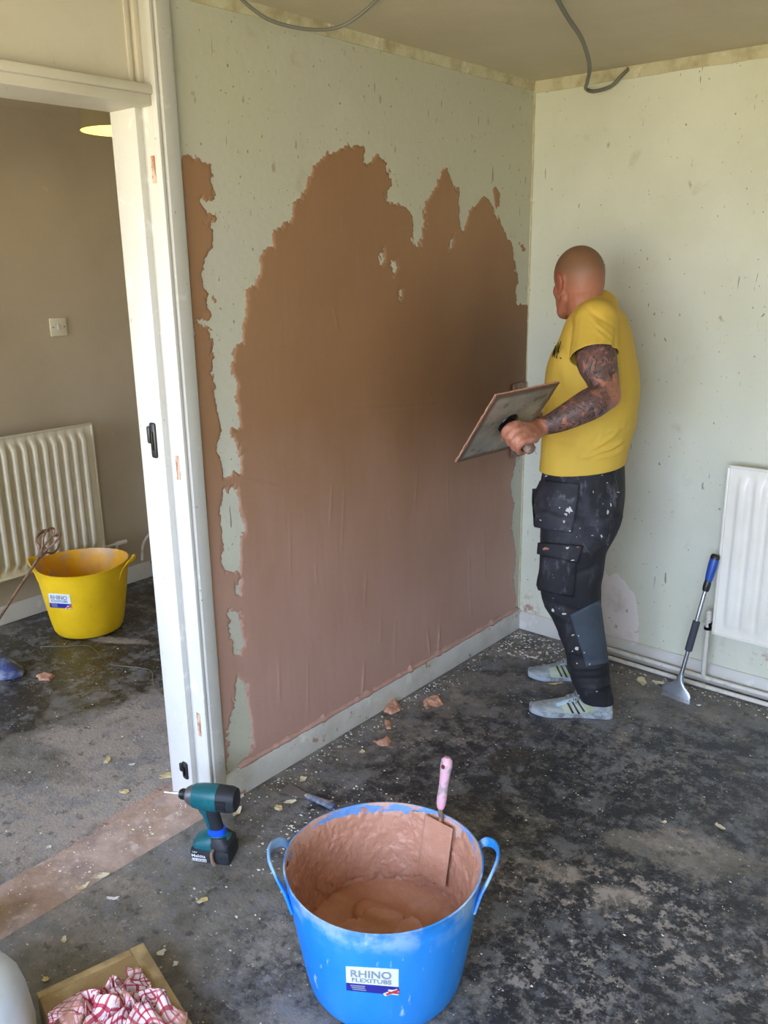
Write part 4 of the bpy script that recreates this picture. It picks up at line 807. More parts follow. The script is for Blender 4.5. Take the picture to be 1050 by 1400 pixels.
# ------------------------------------------------------------------ debris
def flake(px, py, size, m, name, label, seed, asp=2.0, ang=None, group=None, cat='scrap', thick=.0012, curl=.010):
    r = np.random.default_rng(seed); c = fl(px, py); n = 14; ang = r.random()*6.28 if ang is None else ang
    ca, sa = math.cos(ang), math.sin(ang); rad = .6+.55*r.random(n); Vs = []
    for lay in (0, 1):
        for ring_, k in ((1, 1.0), (.5, .5)):
            for j in range(n):
                a = 2*math.pi*j/n; x = size/2*rad[j]*ring_*math.cos(a); y = size/2/asp*rad[j]*ring_*math.sin(a)
                z = .0012+curl*abs(x/size)**1.5*(1 if x > 0 else .3)+.002*ring_*r.random()+lay*thick
                Vs.append(V((c.x+x*ca-y*sa, c.y+x*sa+y*ca, z)))
        Vs.append(V((c.x, c.y, .0025+lay*thick)))
    Fs = []; L = 2*n+1
    for lay in (0, 1):
        o = lay*L; F_ = []
        for j in range(n):
            k = (j+1) % n; F_.append((o+j, o+k, o+n+k, o+n+j)); F_.append((o+n+j, o+n+k, o+2*n))
        Fs += F_ if lay else [f[::-1] for f in F_]
    for j in range(n):
        k = (j+1) % n; Fs.append((j, k, L+k, L+j)[::-1])
    return obj(name, (Vs, Fs), m, None, False, label=label, cat=cat, group=group)
S_ = 'wallpaper scraps on the room floor'
FL = [(324, 1111, .06, M_paper, 'long cream wallpaper scrap just right of the drill', 2.6, None), (381, 1106, .038, M_papery, 'yellow wallpaper scrap left of the blue tub handle', 1.4, None), (397, 1097, .04, M_paper, 'cream wallpaper scrap beside the filling knife', 2, None),
      (414, 1066, .036, M_paper, 'cream wallpaper scrap above the filling knife', 1.5, None), (495, 1029, .032, M_paper, 'pale scrap on dark floor between dropped plaster and tub rim', 1.6, None), (590, 957, .035, M_paperw, 'white folded scrap beside the skirting near the dropped plaster', 2.2, None),
      (731, 900, .045, M_paperw, 'white curled scrap behind the far shoe toe', 2.8, None), (760, 935, .07, M_papery, 'tan scrap lying between the two shoes', 3.5, None), (878, 932, .085, M_paper, 'large torn cream wallpaper scrap left of the scraper head', 1.9, None), (900, 934, .05, M_paper, 'torn cream wallpaper scrap touching the left of the scraper head', 1.7, None),
      (984, 1131, .045, M_paper, 'oblong cream scrap at the right on bare floor', 2.4, None), (908, 1125, .02, M_paper, 'small cream scrap in the pale dust patch at the right', 1.5, None), (154, 1229, .04, M_paperw, 'white paint flake on the floor in front of the threshold', 3.2, 0.6), (137, 1198, .085, M_paper, 'long cream scrap lying against the threshold', 3.6, .9), (112, 1212, .045, M_paper, 'ragged cream scrap at the threshold edge', 1.4, None),
      (277, 1232, .04, M_papery, 'tan scrap on the floor below the drill', 1.7, None), (220, 1304, .026, M_paperw, 'white triangular flake beside the plywood box corner', 1.3, None), (240, 1319, .022, M_paperw, 'small pale flake right of the plywood box', 1.6, None), (88, 1286, .03, M_paper, 'cream scrap left of the plywood box far edge', 2, None), (63, 1340, .022, M_papery, 'tan crumb of paper beside the white sack', 1.2, None),
      (146, 1041, .05, M_papery, 'yellow scrap on the grey dust in the hall', 2, None), (171, 1083, .04, M_papery, 'tan scrap in the doorway hall beyond the threshold', 1.8, None), (234, 1061, .085, M_papery, 'flat tan scrap at the foot of the door frame', 2.2, .9), (180, 1046, .025, M_paperw, 'white flake on the grey hall dust', 2, None), (67, 1159, .022, M_paperw, 'white flake beyond the threshold at the left edge', 1.6, None),
      (1010, 945, .05, M_paper, 'cream scrap under the pipes at the far right', 2, None), (958, 935, .04, M_paper, 'cream scrap beside the riser pipe foot', 1.6, None), (975, 942, .03, M_paperw, 'white flake under the radiator valve', 1.6, None), (955, 965, .022, M_paperw, 'white flake right of the scraper blade', 2, None), (330, 1089, .03, M_paperw, 'white flake on the floor behind the drill motor', 1.5, None), (713, 1128, .0, None, '', 1, None)]
for i, (x_, y_, s_, m_, lab, asp, an) in enumerate(FL):
    if m_: flake(x_, y_, s_, m_, 'paper_scrap', lab, 100+i, asp, an, group=(S_ if i < 20 or i > 24 else 'scraps on the hall floor'))
def pblob(pts, name, label, h=.018, seed=0):
    P = [fl(*q) for q in pts]; cx = sum(p.x for p in P)/len(P); cy = sum(p.y for p in P)/len(P); ext = max((p-V((cx, cy, 0))).length for p in P)+.02
    g = np.arange(-ext, ext, .003); U, W_ = np.meshgrid(g+cx, g+cy, indexing='ij'); F_ = sdf(U, W_, [(p.x, p.y) for p in P])+.012*(vnoise(U, W_, 40, seed)-.5)
    z = np.clip(F_*1.2, -.003, h)*(.5+vnoise(U, W_, 30, seed+3)); z = np.where(F_ < 0, -.003, z)
    q = gridfaces(*U.shape, np.maximum.reduce([z[:-1, :-1], z[1:, :-1], z[1:, 1:], z[:-1, 1:]]) > 0)
    A = np.stack([U, W_, z], -1).reshape(-1, 3); us = np.unique(q); rm = -np.ones(len(A), int); rm[us] = np.arange(len(us))
    return bigmesh(name, A[us], rm[q], M_blob, label=label, cat='plaster', group='plaster dropped along the skirting')
pblob([(524, 955), (532, 960), (545, 958), (548, 970), (535, 976), (524, 973)], 'plaster_dropping', 'lump of dropped brown plaster touching the skirting', .02, 1)
pblob([(526, 984), (535, 986), (535, 996), (528, 996)], 'plaster_dropping', 'smallest smear of dropped brown plaster, below the skirting lump', .006, 2)
pblob([(580, 958), (590, 953), (604, 955), (607, 963), (598, 966), (588, 964), (584, 970), (579, 964)], 'plaster_dropping', 'brown plaster lump on the floor, farthest from the tub', .018, 3)
pblob([(508, 1012), (520, 1014), (530, 1008), (535, 1012), (532, 1019), (522, 1020)], 'plaster_dropping', 'tadpole-shaped lump of brown plaster nearest the blue tub', .015, 4)
pblob([(50, 924), (62, 920), (74, 923), (68, 930), (54, 930)], 'plaster_dropping', 'flat pinkish plaster blob on the hall floor in front of the yellow tub', .008, 5)
# crumbs: tiny flakes nobody could count
def crumbs(hall_side):
    Vs, Fs = [], []
    def add(x, y, s):
        a = rng.random()*6.28; k = len(Vs); z = .0015+rng.random()*.003; r = [(.6+.6*rng.random())*s for _ in range(4)]
        Vs.append((x, y, z+.002))
        for j in range(4):
            b = a+j*1.57+rng.random()*.5; Vs.append((x+r[j]*math.cos(b), y+r[j]*math.sin(b)*.7, z+.003*rng.random()-.0015))
        for j in range(4): Fs.append((k, k+1+j, k+1+(j+1) % 4))
    if hall_side:
        for _ in range(170): add(-.16+.14*rng.random(), DY0+.07+.68*rng.random(), .002+.005*rng.random()**2)
        for _ in range(200): add(-1.5*rng.random()-.15, -2.6+1.6*rng.random(), .002+.005*rng.random()**3)
        return Vs, Fs
    for _ in range(260): y = -1.78*rng.random(); add(.034+abs(rng.normal(0, .045)), y, .0025+.005*rng.random()**2)
    for _ in range(300): x = .1+2.2*rng.random(); add(x, -.095-abs(rng.normal(0, .05)), .003+.006*rng.random()**2)
    for _ in range(130): add(.05+.3*rng.random(), -.05-.25*rng.random(), .004+.006*rng.random())
    for _ in range(520): add(rng.random()*2.4, -.1-3.0*rng.random(), .0018+.004*rng.random()**3)
    for _ in range(110): add(.25+abs(rng.normal(0, .12)), -1.75+rng.normal(0, .2), .003+.005*rng.random()**2)
    return Vs, Fs
M_crumb = mat('pale_crumb', 'd6d2c6', .8)
obj('paint_crumbs', crumbs(False), M_crumb, None, False, label='tiny pale crumbs of paint and paper scattered over the room floor', cat='debris', kind='stuff')
obj('paint_crumbs', crumbs(True), M_crumb, None, False, label='tiny pale crumbs scattered over the hall floor and threshold', cat='debris', kind='stuff')
# thin wire on the hall floor, brush/knife on floor, blue rag at the left edge, pipe stub
obj('fallen_wire', tube(spl([fl(55, 884, .003), fl(90, 884, .003), fl(120, 883, .003), fl(138, 897, .003), fl(150, 908, .003), fl(180, 912, .003), fl(206, 917, .004), fl(210, 935, .003), fl(222, 950, .003), fl(238, 962, .003)], 5), .0018, 6), M_steel, label='thin grey wire trailing across the wet hall floor', cat='wire')
def knife():
    a = fl(392, 1078, .006); b = fl(455, 1104, .008); ax = (b-a).normalized(); sd = UP.cross(ax); t = empty('filling_knife', a, 'blue-handled filling knife lying on the floor behind the blue tub', 'knife')
    L = (b-a).length
    obj('blade', loft([ [a+ax*x+sd*w_+UP*z for w_, z in ((-w, 0), (w, 0), (w, .0012), (-w, .0012))] for x, w in [(-.01, .028), (.04, .022), (L*.48, .008)]]), mat('dirty_grey_blade', '77716c', .5, .3), t, False)
    obj('handle', loft([ell(a+ax*x+UP*.006, sd*r, UP*r*.6, 14) for x, r in [(L*.42, .007), (L*.5, .012), (L*.65, .013), (L*.85, .015), (L*1.0, .016), (L*1.04, .010)]]), mat('dusty_blue_handle', '4f5d7c', .6, layers=[dict(col='9a938c', scale=20, lo=.45, hi=.6)]), t, True)
knife()
def bluebag():
    c = fl(3, 922); t = empty('blue_pan', c, 'blue dusty plastic pan at the left edge of the hall floor', 'pan')
    rs = []
    for s, w, h in [(-.13, .05, .02), (-.09, .06, .06), (-.03, .065, .10), (.03, .06, .08), (.09, .045, .035), (.12, .02, .01)]:
        rs.append([c+ER*s*.8+ED*w*math.cos(a)+UP*max(.001, h*math.sin(a)) for a in [math.pi*k/10 for k in range(11)]])
    obj('pan_shell', loft(rs, True, True), mat('dusty_blue_plastic', '3f4f86', .5, layers=[dict(col='8f96ac', scale=14, lo=.5, hi=.62), dict(col='23262e', scale=8, lo=.55, hi=.65, seed=3)]), t, True)
    obj('pan_rim', tube([r[0]+UP*.003 for r in rs], .004, 8), M_black, t, True)
bluebag()
st = hit(214, 770, 0, HX+.04); sp = empty('pipe_stub', (st.x, st.y, .0), 'rusty capped pipe stub rising beside the hall skirting', 'pipe')
obj('pipe', tube([(st.x, st.y, 0), (st.x, st.y, st.z+.01)], .014, 12), M_whisk, sp, True); obj('cap', join(tube([(st.x, st.y, st.z), (st.x, st.y, st.z+.035)], .022, 8), tube([(st.x-.0, st.y+.02, st.z+.01), (st.x, st.y-.03, st.z+.015)], .012, 10)), M_dkmetal, sp, True)
st2 = hit(166, 742, 0, HX+.07); v2 = obj('valve', join(tube([(st2.x, st2.y-.03, st2.z), (st2.x, st2.y+.03, st2.z)], [.014, .012], 12), tube([(st2.x, st2.y-.03, st2.z-.05), (st2.x, st2.y-.03, st2.z+.01)], .010, 10), tube([(st2.x, -1.01, st2.z), (st2.x, st2.y-.02, st2.z)], .009, 10)), M_pipe, r2, True)
obj('tail_pipe', tube(spl([(HX+.04, -.75, .12), (HX+.03, -.72, .22), (HX+.02, -.60, .30)], 6), .008, 8), M_pipe, r2, True)
obj('drop_pipe', tube([(st2.x, st2.y-.03, .0), (st2.x, st2.y-.03, st2.z-.04)], .008, 8), M_pipe, r2, True)
# ------------------------------------------------------------------ the plasterer
def fdir(th): f = -ER*math.cos(math.radians(th))+ED*math.sin(math.radians(th)); return f, UP.cross(f)
def oring(y, xl, xr, b, dd, th, inset=0.0, n=32, p=2.3, dy=0.0):
    L, R_ = Wp(xl, y+dy, dd), Wp(xr, y-dy, dd); c = (L+R_)/2; w_ = (L-R_).length/2; f, sd = fdir(th)
    a = math.sqrt(max(w_**2-(b*math.sin(math.radians(th)))**2, .05**2))/math.cos(math.radians(th))
    return ell(c, f*(a-inset), sd*(b-inset), n, p)
def smooth_rings(rows, k=4):
    out = []
    cols = list(zip(*rows)); S_ = [spl1(c, k) for c in cols]
    return list(zip(*S_))
man = empty('person', (Wp(790, 970, .03).x, Wp(790, 970, .03).y, 0), 'man in yellow t-shirt and black work trousers, turned away, tattooed arm holding a hawk', 'person')
TH = 24
TORSO = [(412, 797, 836, .085, .03), (424, 781, 851, .15, .03), (438, 772, 860, .175, .03), (460, 764, 866, .185, .03), (490, 751, 870, .185, .03), (520, 746, 873, .18, .03), (550, 745, 871, .175, .03), (580, 743, 867, .172, .03), (605, 741, 860, .17, .03), (628, 740, 856, .17, .03), (650, 739, 853, .17, .03), (668, 739, 852, .17, .03)]
def torso(inset, upto=99): return loft([oring(y, a, b_, b, dd, TH, inset) for y, a, b_, b, dd in smooth_rings(TORSO)])
LSH, LEL, LWR = Wp(815, 441, -.13), Wp(829, 541, -.285), Wp(741, 584, -.30)
RSH = Wp(812, 436, .185)
# hawk frame (square plate held on a handle): edges solved from its four corners in the photograph
cu_, cv_ = CR*95+CU*28+(-CF)*(-74), CR*43+CU*79+(-CF)*85
hu = cu_.normalized(); hv = (cv_-hu*cv_.dot(hu)).normalized(); hn = hu.cross(hv)
if hn.dot(-CF) < 0: hn = -hn
HK = Wp(694, 578, -.33); HS = .318*((HK-CAM).dot(CF))/3.0
G = HK+hn*.070
# the left fist wraps the hawk handle
def fist(G, a, wrist, b_hint, s=1.0):
    """a: handle axis from thumb side to little finger side; returns overlapping parts"""
    h = (G-wrist); h = (h-a*h.dot(a)).normalized(); b = a.cross(h)
    if b.dot(b_hint) < 0: b = -b
    parts = []
    offs = [-.036, -.012, .012, .035]; ln = [1.0, 1.08, 1.02, .86]
    for o, l in zip(offs, ln):
        K = G+a*o+h*.030*s+b*.030*s; r = .0102*s*(1 if o < .03 else .9)
        pts = [K-h*.035*s, K, K+h*(.014*l)*s-b*.022*s, G+a*o+h*.020*s-b*.028*l*s, G+a*o*.95-h*.004*s-b*.032*s, G+a*o*.92-h*.020*s-b*.018*s]
        parts.append(limb(pts, [r*.95, r*1.12, r*1.05, r, r*.98, r*.85], 4, 12))
    back = [(wrist, .027, .021), (wrist+(G-wrist)*.35+b*.006, .032, .019), (G-h*.030*s+b*.016*s, .043, .019), (G+h*.008*s+b*.025*s, .046, .016), (G+h*.026*s+b*.026*s, .044, .012)]
    parts.append(loft([ell(c, a*x*s, b*y*s, 18, 2.4) for c, x, y in back]))
    parts.append(loft([ell(G-h*.035*s-a*.02+b*.004, a*.018*s, b*.016*s, 12), ell(G-h*.03*s+a*.02+b*.0, a*.02*s, b*.016*s, 12)]))
    parts.append(limb([G-h*.055*s-a*.020*s+b*.004, G-h*.030*s-a*.044*s-b*.006, G-h*.002*s-a*.050*s-b*.018*s, G+h*.020*s-a*.040*s-b*.036*s], [.017*s, .0145*s, .013*s, .0105*s], 4, 12))
    return parts
Tt, Tb = hit(711, 524, 0, .022), hit(712, 624, 0, .022); tz = (Tt.z+Tb.z)/2; ty_ = -.072
TR = V((.085, ty_, tz)); RWR = V((.165, -.145, tz-.005)); REL = Wp(775, 562, .20)
Hc = Wp(790, 386, .03)
hf, _ = fdir(66); hf = (hf-UP*.13).normalized(); hl = UP.cross(hf).normalized(); hu_ = hf.cross(hl)
def HP(f, l, u): return Hc+hf*f+hl*l+hu_*u
def hball(f, l, u, rf, rl, ru): return ball(HP(f, l, u), hf*rf, hl*rl, hu_*ru, 28, 18)
parts = [torso(.022)]
parts += [hball(-.010, 0, .026, .102, .080, .097), hball(-.030, 0, .000, .075, .074, .085), hball(.026, 0, -.030, .072, .063, .085), hball(.012, 0, -.062, .070, .060, .055)]
parts += [limb([HP(-.01, .054, -.052), HP(.045, .036, -.092), HP(.070, 0, -.100), HP(.045, -.036, -.092), HP(-.01, -.054, -.052)], [.022, .021, .022, .021, .022])]
parts += [limb([HP(.090, 0, .012), HP(.106, 0, -.014), HP(.114, 0, -.028)], [.009, .011, .0125], 3), limb([HP(.076, .034, .020), HP(.088, .012, .022), HP(.088, -.012, .022), HP(.076, -.034, .020)], [.009, .011, .011, .009], 3)]
parts += [limb([HP(.086, .020, -.062), HP(.093, 0, -.060), HP(.086, -.020, -.062)], [.005, .007, .005], 3), limb([HP(.084, .018, -.070), HP(.091, 0, -.071), HP(.084, -.018, -.070)], [.005, .0075, .005], 3)]
for s in (1, -1):
    parts.append(hball(.050, .040*s, -.024, .030, .022, .030)); parts.append(hball(.030, .042*s, -.066, .034, .022, .032))
    e = [HP(-.002+.0*k, .078*s, 0) for k in range(1)]
    parts.append(limb([HP(.006, .076*s, -.034), HP(-.012, .083*s, -.024), HP(-.026, .089*s, -.002), HP(-.022, .090*s, .018), HP(-.006, .086*s, .026), HP(.008, .079*s, .014)], [.0075, .0065, .006, .0062, .006, .005], 4, 10))
    parts.append(ball(HP(-.008, .078*s, -.004), hf*.016, hl*.008, hu_*.026, 14, 10))
nb_ = Wp(812, 428, .03)
parts += [limb([HP(-.030, 0, -.030), HP(-.040, 0, -.085), nb_, nb_-UP*.06], [.066, .064, .068, .07]), limb([Wp(818, 424, .03), Wp(817, 437, -.08), LSH], [.06, .062, .060]), limb([Wp(818, 424, .03), Wp(815, 430, .12), RSH], [.06, .062, .058])]
parts += [limb([LSH, Wp(818, 490, -.21), LEL], [.062, .061, .047]), limb([LSH+V((0, 0, -.03)), Wp(809, 492, -.215), Wp(818, 522, -.25)], [.05, .052, .036]), limb([LEL, Wp(806, 553, -.30), Wp(768, 573, -.305), LWR], [.046, .053, .041, .029]), limb([LEL+ER*.006, Wp(826, 546, -.285)], [.040, .036], 3)]
parts += fist(G, hn, LWR, -CF, 1.05)
parts += [limb([RSH, Wp(795, 500, .21), REL], [.058, .054, .045]), limb([REL, (REL+RWR)/2+V((0, 0, -.01)), RWR], [.046, .045, .029])]
parts += fist(TR, V((0, .0, 1)), RWR, V((.5, -.8, 0)), 1.0)
# hips, legs and feet (inside the trousers and shoes)
NEAR = [(700, 742, 850, .085, -.065), (725, 738, 843, .088, -.065), (750, 739, 829, .088, -.07), (775, 738, 824, .085, -.07), (800, 738, 820, .082, -.07), (822, 743, 820, .078, -.07), (845, 755, 822, .072, -.075), (870, 765, 826, .068, -.08), (900, 774, 830, .066, -.085), (930, 782, 834, .066, -.09), (950, 790, 837, .065, -.09), (958, 794, 838, .064, -.09)]
FARL = [(700, 748, 838, .085, .125), (725, 745, 832, .086, .14), (755, 742, 818, .085, .15), (790, 740, 810, .08, .16), (818, 744, 806, .075, .165), (845, 756, 808, .070, .17), (870, 766, 812, .066, .175), (895, 772, 812, .064, .18), (912, 775, 815, .063, .18), (920, 776, 816, .062, .18)]
HIP = [(618, 744, 850, .155, .03), (640, 742, 852, .16, .03), (660, 740, 853, .168, .03), (685, 738, 851, .172, .03), (705, 740, 848, .17, .03), (722, 745, 842, .16, .03), (738, 756, 832, .12, .03)]
def legs(inset, k=4):
    P = []
    for rows, th in ((NEAR, 6), (FARL, 6)): P.append(loft([oring(y, a, b_, b, dd, th, inset, 28) for y, a, b_, b, dd in smooth_rings(rows, k)]))
    P.append(loft([oring(y, a, b_, b, dd, 14, inset, 36) for y, a, b_, b, dd in smooth_rings(HIP, k)])); return P
parts += legs(.020)
nh, ntoe = fl(836, 978), fl(724, 972)   # near shoe on the floor
fh, ftoe = fl(818, 928), fl(722, 924)
for hh, tt in ((nh, ntoe), (fh, ftoe)):
    d = (tt-hh).normalized(); parts.append(limb([hh+d*.058+UP*.12, hh+d*.058+UP*.055, hh+d*.14+UP*.038, hh+d*.24+UP*.030], [.028, .024, .018, .012], 4))
body_vf = remesh(join(*parts), .0045, 2, .5)
body = obj('body', body_vf, M_skin, man, 'full')
BA = np.array(body_vf[0]); rel = BA-np.array(Hc); hu_a = rel@np.array(hu_); hf_a = rel@np.array(hf); hl_a = rel@np.array(hl)
st_ = np.clip((hu_a-(-.005+.75*np.clip(hf_a, 0, 1)))/.07+.3, 0, 1)*(hu_a < .2)*(np.linalg.norm(rel, axis=1) < .2)*(np.abs(hl_a) < .084); attr(body, 'stubble', st_)
attr(body, 'ear', (np.abs(hl_a) > .08)*(np.linalg.norm(rel, axis=1) < .14))
def segdist(A, p, q):
    p, q = np.array(p), np.array(q); e = q-p; t = np.clip(((A-p)@e)/(e@e), 0, 1); return np.linalg.norm(A-p-t[:, None]*e, axis=1), t
d1, t1 = segdist(BA, LSH, LEL); d2, t2 = segdist(BA, LEL, LWR)
elbow = np.clip(np.linalg.norm(BA-np.array(LEL+ER*.03), axis=1)/.05-.6, 0, 1)
attr(body, 'ink', np.clip(((d1 < .09)*(t1 > .2)+(d2 < .075)*(t2 < .97)), 0, 1)*elbow*(BA@np.array(ED) < (P0.dot(ED)-.1)))
attr(body, 'dust', np.clip(1-np.linalg.norm(BA-np.array(G), axis=1)/.11, 0, .6)*1.4)
for s in (1, -1):
    e = obj('eye', ball(HP(.0805, .030*s, .002), hf*.012, hl*.0135, hu_*.0115, 16, 12), mat('eye_white', 'd8d2c8', .3), man, True)
    obj('iris', ball(HP(.0905, .030*s, .002), hf*.003, hl*.006, hu_*.006, 12, 8), mat('dark_iris', '2f2a24', .3), e, True)
# t-shirt
cutc = Wp(811, 486, -.205); adir = (LEL-LSH).normalized()
sh_parts = [torso(0), limb([Wp(818, 424, .03), Wp(814, 437, -.06), LSH+UP*.004], [.072, .080, .074]), limb([Wp(818, 424, .03), Wp(815, 430, .12), RSH], [.072, .076, .070]),
            limb([LSH, Wp(813, 470, -.175), cutc+adir*.03+ER*(-.004)], [.074, .079, .083]), limb([RSH, Wp(798, 490, .21), Wp(788, 520, .215)], [.068, .070, .072])]
SV, SF = remesh(join(*sh_parts), .0055, 6, .5)
def bisect(VF, sel, co, no):
    A, Fs = VF; bm = bmesh.new(); vs = [bm.verts.new(tuple(p)) for p in A]; bm.verts.ensure_lookup_table()
    for f in Fs:
        try: bm.faces.new([vs[i] for i in f])
        except ValueError: pass
    g = [v for v in bm.verts if sel(v.co)]; gs = set(g); ge = [e for e in bm.edges if e.verts[0] in gs and e.verts[1] in gs]; gf = [f for f in bm.faces if all(v in gs for v in f.verts)]
    bmesh.ops.bisect_plane(bm, geom=g+ge+gf, plane_co=co, plane_no=no, dist=1e-6)
    kill = [f for f in bm.faces if (f.calc_center_median()-co).dot(no) > 1e-5 and sel(f.calc_center_median())]
    bmesh.ops.delete(bm, geom=kill, context='FACES'); loose = [v for v in bm.verts if not v.link_faces]; bmesh.ops.delete(bm, geom=loose, context='VERTS')
    bm.verts.index_update(); A2 = np.array([tuple(v.co) for v in bm.verts]); F2 = [tuple(v.index for v in f.verts) for f in bm.faces]; bm.free(); return A2, F2
# folds of the cloth
nrm = normals((SV, SF)); PXY = np.array([proj(V(p)) for p in SV]); facing = (nrm@np.array(-CF)) > -.1
def folds(A, nrm, PXY, facing, lst):
    disp = np.zeros(len(A))
    for (x0, y0, x1, y1, sg, am) in lst:
        e = np.array([x1-x0, y1-y0]); t = np.clip(((PXY-[x0, y0])@e)/(e@e), 0, 1); d = np.linalg.norm(PXY-[x0, y0]-t[:, None]*e+np.stack([1.5*np.sin(t*7), 1.5*np.cos(t*5)], -1), axis=1)
        disp += am*np.exp(-(d/sg)**2)*np.sin(np.clip(t*.9+.05, 0, 1)*np.pi)**.5
    return A+nrm*(disp*facing)[:, None]
SV = folds(SV, nrm, PXY, facing, [(790, 630, 845, 590, 2.6, .009), (800, 628, 852, 603, 2.4, .010), (806, 624, 850, 610, 1.8, -.006), (795, 626, 838, 598, 1.8, -.006), (798, 616, 820, 594, 2.2, -.004), (815, 630, 853, 614, 2.6, .006), (770, 634, 790, 600, 4, .003), (805, 432, 838, 462, 2.4, .0035), (808, 444, 838, 472, 2.2, .003), (800, 420, 845, 450, 3, -.004), (843, 455, 841, 520, 3, -.007), (848, 450, 848, 540, 3.5, .004), (770, 470, 778, 520, 3.5, -.004), (760, 500, 775, 560, 4, -.003), (832, 592, 856, 580, 3, .004), (745, 600, 790, 605, 4, .003), (755, 450, 790, 470, 5, -.003)])
SV = SV+nrm*(.004*(fbm(SV, 7, 2))[:, None])
h0, h1 = Wp(740, 642, .03), Wp(854, 627, .03); hx = (h1-h0).normalized(); hno = hx.cross(ED).normalized()
if hno.z > 0: hno = -hno
SVF = bisect((SV, SF), lambda p: p.z < h0.z+.12, h0, hno)
SVF = bisect(SVF, lambda p: ((p-cutc)-adir*(p-cutc).dot(adir)).length < .092 and (p-cutc).length < .13 and (p-P0).dot(ED) < -.13, cutc, adir)
rd = (Wp(788, 520, .23)-RSH).normalized(); rc = Wp(794, 497, .22)
SVF = bisect(SVF, lambda p: (p-rc).length < .11 and (p-P0).dot(ED) > .165, rc, rd)
shirt = obj('t_shirt', SVF, M_shirt, man, 'full', label='yellow cotton t-shirt with dark green chest print')
sm = shirt.modifiers.new('cloth', 'SOLIDIFY'); sm.thickness = .0035; sm.offset = -1
stree = bvh(SVF)
fR = quadfn((758.5, 474), (762, 470), (755, 488), (759.5, 489)); fK = quadfn((763, 469), (769, 466), (760.5, 490), (768.5, 491))
obj('shirt_print', join(text_on('R', stree, fR, .0015), text_on('K', stree, fK, .0015)), M_green, shirt, False, label='dark green lettering on the chest')
# sleeve hem and collar
def hemring(sel_c, no, tree, r=.0025): pass
cb = nb_+UP*.018+ER*.000; obj('collar', tube([cb+ER*(.070*math.cos(a))+ED*(.073*math.sin(a))+UP*(-.010*math.cos(a)) for a in [math.pi*k/16 for k in range(33)]], .006, 8, False), M_shirt, shirt, True)
# trousers
TV, TF = remesh(join(*legs(0)), .006, 5, .5)
tn = normals((TV, TF)); TP = np.array([proj(V(p)) for p in TV]); tfc = (tn@np.array(-CF)) > -.2
TV = folds(TV, tn, TP, tfc, [(745, 655, 850, 650, 2, .003), (750, 648, 848, 642, 2, -.003), (800, 672, 852, 678, 2, .004), (790, 720, 835, 715, 4, .005), (800, 735, 826, 742, 3, -.006), (790, 760, 822, 748, 4, .006), (780, 790, 818, 770, 4, -.005), (742, 822, 800, 838, 4, -.006), (748, 830, 775, 850, 3, .007), (770, 845, 780, 880, 3, .004), (780, 905, 832, 900, 3, -.005), (782, 916, 832, 908, 3, .007), (786, 930, 834, 924, 3, -.006), (790, 942, 836, 936, 3, .006), (765, 870, 790, 895, 3, .005), (775, 892, 800, 900, 3, -.005), (795, 660, 800, 720, 2, -.003)])
TV = TV+tn*(.006*fbm(TV, 8, 2))[:, None]
tro = obj('trousers', (TV, TF), M_trous, man, 'full', label='black work trousers spattered with plaster')
attr(tro, 'dusty', np.clip((np.array(TV)[:, 2]-.55)/.15, .25, 1))
ttree = bvh((TV, TF))
def poly_fn(left, right):
    def at(P, t):
        k = t*(len(P)-1); i = min(int(k), len(P)-2); f = k-i; return (P[i][0]*(1-f)+P[i+1][0]*f, P[i][1]*(1-f)+P[i+1][1]*f)
    return lambda s, t: tuple(np.array(at(left, t))*(1-s)+np.array(at(right, t))*s)
bulge = lambda h: (lambda s, t: h*(min(1, .45+2.2*(1-s)*min(1, s*8+.5)*.5)*min(1, .35+t)))
po = obj('holster_pocket', patch(ttree, poly_fn([(742, 657), (736, 678), (733, 700), (741, 721)], [(793, 661), (790, 683), (786, 706), (781, 728)]), 18, 22, bulge(.030), .002), M_pocket, tro, 'full', label='hanging holster pocket smeared with dried plaster')
pot = bvh(([v.co+ORG[po.name] for v in po.data.vertices], [tuple(f.vertices) for f in po.data.polygons]))
def splat(tree, cx, cy, r, lift=.002, seed=0, parent=None, k=9, ay=1.0):
    rr = np.random.default_rng(seed); rad = [r*(.35+.75*rr.random()) for _ in range(k)]; Vs, ok = [], True
    for lay in (lift, lift-.0025):
        for (px, py) in [(cx, cy)]+[(cx+rad[j]*math.cos(2*math.pi*j/k), cy+rad[j]*ay*math.sin(2*math.pi*j/k)) for j in range(k)]:
            d = ray(px, py).normalized(); loc, nor, i, ds = tree.ray_cast(CAM, d)
            if loc is None: return [], []
            if nor.dot(d) > 0: nor = -nor
            Vs.append(loc+nor*lay)
    Fs = [(0, 1+j, 1+(j+1) % k) for j in range(k)]+[(1+j, k+2+j, k+2+(j+1) % k, 1+(j+1) % k) for j in range(k)]
    return Vs, Fs
sp = [splat(pot, 778, 697, 5.5, seed=1, k=13), splat(pot, 774, 703, 3, seed=2), splat(pot, 771, 713, 2.5, seed=3), splat(pot, 765, 694, 1.2, seed=4), splat(pot, 739, 711, 1.6, seed=5), splat(pot, 779, 726, 1.2, seed=6)]
for q_ in sp:
    if q_[0]: obj('dried_paint', q_, M_paint, po, False)
